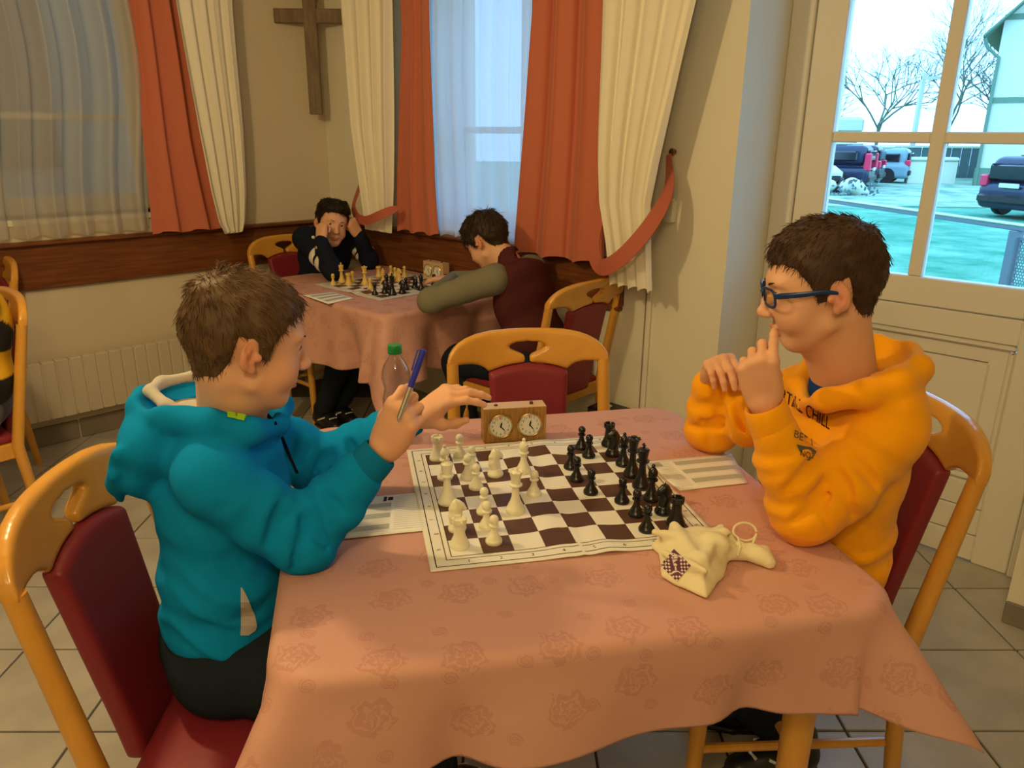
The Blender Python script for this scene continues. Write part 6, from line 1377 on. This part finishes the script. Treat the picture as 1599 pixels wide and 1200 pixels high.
def boy_maroon():
    root = thing('person', 'boy in a maroon hoodie with grey sleeves bending over the far board', 'person', (.10, 3.08, 0))
    J = dict(pelvis=V3(.10, 3.08, .565), chest=V3(.035, 3.13, .81), neck=V3(-.03, 3.165, .965), armL=[V3(-.075, 3.02, .89), onz(674, 470, .80), onz(708, 437, .80)], armR=[V3(.08, 3.28, .89), V3(-.10, 3.52, .80), V3(-.28, 3.52, .80)],
             legL=[V3(.04, 3.0, .54), V3(-.24, 3.20, .50), V3(-.18, 3.18, .09)], legR=[V3(.16, 3.17, .54), V3(-.12, 3.42, .50), V3(-.08, 3.40, .09)])
    hc = ony(760, 376, 3.22); Mh = head_matrix(hc, math.radians(146), .62, 0.0, 1.0); nl = np.array(Mh.inverted() @ Vector(J['neck'] + V3(.01, -.01, -.03))); V, Q, c, base = make_head(.0026, nl, .6)
    wl = J['armL'][2]; ML = frame(wl, (-.3, .9, 0), (0, 0, 1)); hl = hand_sdf(.003, 1, [(.3, .3, .2)] * 4, [(.9, .7, -.2), (.5, .9, -.2), (.2, 1, -.2)]); wr = J['armR'][2]; MR = frame(wr, (-.9, .1, 0), (0, 0, 1)); hr = hand_sdf(.003, -1, [(.3, .3, .2)] * 4, [(.9, .7, -.2), (.5, .9, -.2), (.2, 1, -.2)])
    body = join([(xf(Mh, V), Q, c), (xf(MR, hr[0]), hr[1], hr[2]), (xf(ML, hl[0]), hl[1], hl[2]), core(J)]); mesh_obj('body', *body[:2], M_skin, root, colors=body[2])
    add_face_bits(root, Mh, (0, 1, -.5), (.03, .018, .01), .6, lash=False)
    line = (HAIRLINE[0], [.020, .022, .024, .006] + HAIRLINE[1][4:]); add_hair(root, Mh, base, (.040, .025, .016), line=line, top=.020, side=.011, seed=33, n=4500, length=.028, whorl=(0, -.055, .085), lift=.12, fwd=.0, rad=.0011, tuft=[((.0, -.035, .108), (.012, -.02, .150), .006)])
    trousers(root, J, M_jeans, .012); shoe(root, J['legL'][2], 2.4, False); shoe(root, J['legR'][2], 2.4, False)
    s = SDF((-.16, 2.86, .50), (.32, 3.46, 1.05), .007); Rb = Matrix.Rotation(math.radians(136), 4, 'Z')
    s.ell(V3(.095, 3.085, .63), (.115, .15, .13), Rb, k=.05); s.ell(V3(.05, 3.12, .79), (.105, .155, .15), Rb, k=.05); s.cap(J['armL'][0] * .75 + J['chest'] * .25 + V3(.02, 0, .02), J['armR'][0] * .8 + J['chest'] * .2, .055, .055, k=.05); s.cap(V3(.02, 3.135, .88), J['neck'] + V3(.01, -.01, -.01), .075, .058, k=.04)
    s.ell(V3(.055, 3.095, .905), (.050, .115, .060), Rb @ Matrix.Rotation(-.4, 4, 'Y'), k=.02); s.ell(V3(.075, 3.085, .855), (.032, .06, .05), Rb, k=.02); s.cap(V3(.01, 3.145, .93), hc, .054, .06, k=.008, op='sub')
    s.chain([V3(-.06, 3.03, .945), V3(.02, 3.02, .92), V3(.085, 3.05, .85), V3(.12, 3.10, .81)], [.003] * 4, k=.006, op='sub'); V, Q = s.mesh(1); hd = mesh_obj('hooded_sweatshirt', V, Q, M_maroon, root)
    for arm, sd in ((J['armL'], 2), (J['armR'], 5)):
        P = np.array(arm); s = SDF(P.min(0) - .10, P.max(0) + .10, .007); s.cap(arm[0] * .85 + J['neck'] * .15 + V3(0, 0, .0), arm[0], .050, .056, k=.02); s.chain([arm[0], arm[1]], [.058, .052], k=.02, wr=(.006, 40, sd)); s.chain([arm[1], arm[1] + (arm[2] - arm[1]) * .95], [.050, .036], k=.02, wr=(.005, 40, sd + 1)); s.ell(arm[1], (.055, .05, .045), k=.02); x, y, z = s.grid(); s.F = np.maximum(s.F, .7545 - z); V, Q = s.mesh(1); mesh_obj('sleeve', V, Q, M_greysl, root)
boy_maroon()
def person_edge():
    f = V3(math.cos(FA), math.sin(FA), 0); r = V3(.766, -.643, 0); o = V3(-1.776, 2.61, 0) + r * .075; root = thing('person', 'person in a black and yellow jacket cut off by the left picture edge', 'person', tuple(o + f * .2))
    J = dict(pelvis=o + f * .17 + V3(0, 0, .565), chest=o + f * .115 + V3(0, 0, .83), neck=o + f * .13 + V3(0, 0, .99), armL=[o + f * .14 + r * .15 + V3(0, 0, .92), o + f * .32 + r * .19 + V3(0, 0, .74), o + f * .50 + r * .10 + V3(0, 0, .78)], armR=[o + f * .14 - r * .15 + V3(0, 0, .92), o + f * .32 - r * .19 + V3(0, 0, .74), o + f * .50 - r * .10 + V3(0, 0, .78)],
             legL=[o + f * .2 + r * .09 + V3(0, 0, .54), o + f * .58 + r * .1 + V3(0, 0, .50), o + f * .56 + r * .1 + V3(0, 0, .09)], legR=[o + f * .2 - r * .09 + V3(0, 0, .54), o + f * .58 - r * .1 + V3(0, 0, .50), o + f * .56 - r * .1 + V3(0, 0, .09)])
    hc = o + f * .16 + V3(0, 0, 1.13); Mh = head_matrix(hc, FA, .2, 0, 1.0); nl = np.array(Mh.inverted() @ Vector(J['neck'] - V3(0, 0, .03))); V, Q, c, base = make_head(.003, nl, .3); parts = [(xf(Mh, V), Q, c)]
    for k, sd in (('armL', 1), ('armR', -1)): w_ = J[k][2]; hh = hand_sdf(.003, sd, [(.4, .5, .3)] * 4, [(.9, .7, -.2), (.5, .9, -.2), (.2, 1, -.2)]); parts.append((xf(frame(w_, f - r * .3 * sd, (0, 0, 1)), hh[0]), hh[1], hh[2]))
    body = join(parts + [core(J)]); mesh_obj('body', *body[:2], M_skin, root, colors=body[2]); add_face_bits(root, Mh, (0, 1, -.3), (.05, .03, .02), .3, lash=False); add_hair(root, Mh, base, (.05, .03, .018), n=2500, rad=.001)
    trousers(root, J, mat('grey_sweatpants', (.14, .14, .14), .9, .1), .012); shoe(root, J['legL'][2], FA, False); shoe(root, J['legR'][2], FA, False)
    P = np.array([J['pelvis']] + J['armL'] + J['armR']); s = SDF(P.min(0) - .16, P.max(0) + .16, .008); Rb = Matrix.Rotation(FA, 4, 'Z'); s.ell(J['pelvis'] + V3(0, 0, .08) - f * .02, (.12, .17, .12), Rb, k=.05); s.ell(J['chest'], (.105, .17, .16), Rb, k=.05); s.cap(J['armL'][0], J['armR'][0], .058, .058, k=.04); s.cap(J['chest'], J['neck'] - V3(0, 0, .01), .07, .06, k=.03)
    for k, sd in (('armL', 1), ('armR', 5)): s.chain(J[k], [.06, .05, .038], k=.03, wr=(.006, 40, sd))
    s.cap(J['neck'] - V3(0, 0, .04), hc, .055, .06, k=.008, op='sub'); V, Q = s.mesh(1); rel = V - o; u = rel @ r; z = V[:, 2]; ph = z - .45 * np.abs(u) * np.sign(u) * 0 + .9 * (u - .10) * (z < .75) + -.9 * (u - .10) * (z >= .75)
    yel = ((z > .66) & (z < .745) & (ph > .64)) | ((z > .80) & (ph > .80)) ; c = np.where(yel[:, None], np.array([.75, .42, .01]), np.array([.012, .012, .012])); c[(z < .56)] = (.6, .58, .5)
    mesh_obj('jacket', V, Q, attr_mat('tracksuit', .6, .3), root, colors=c)
person_edge()
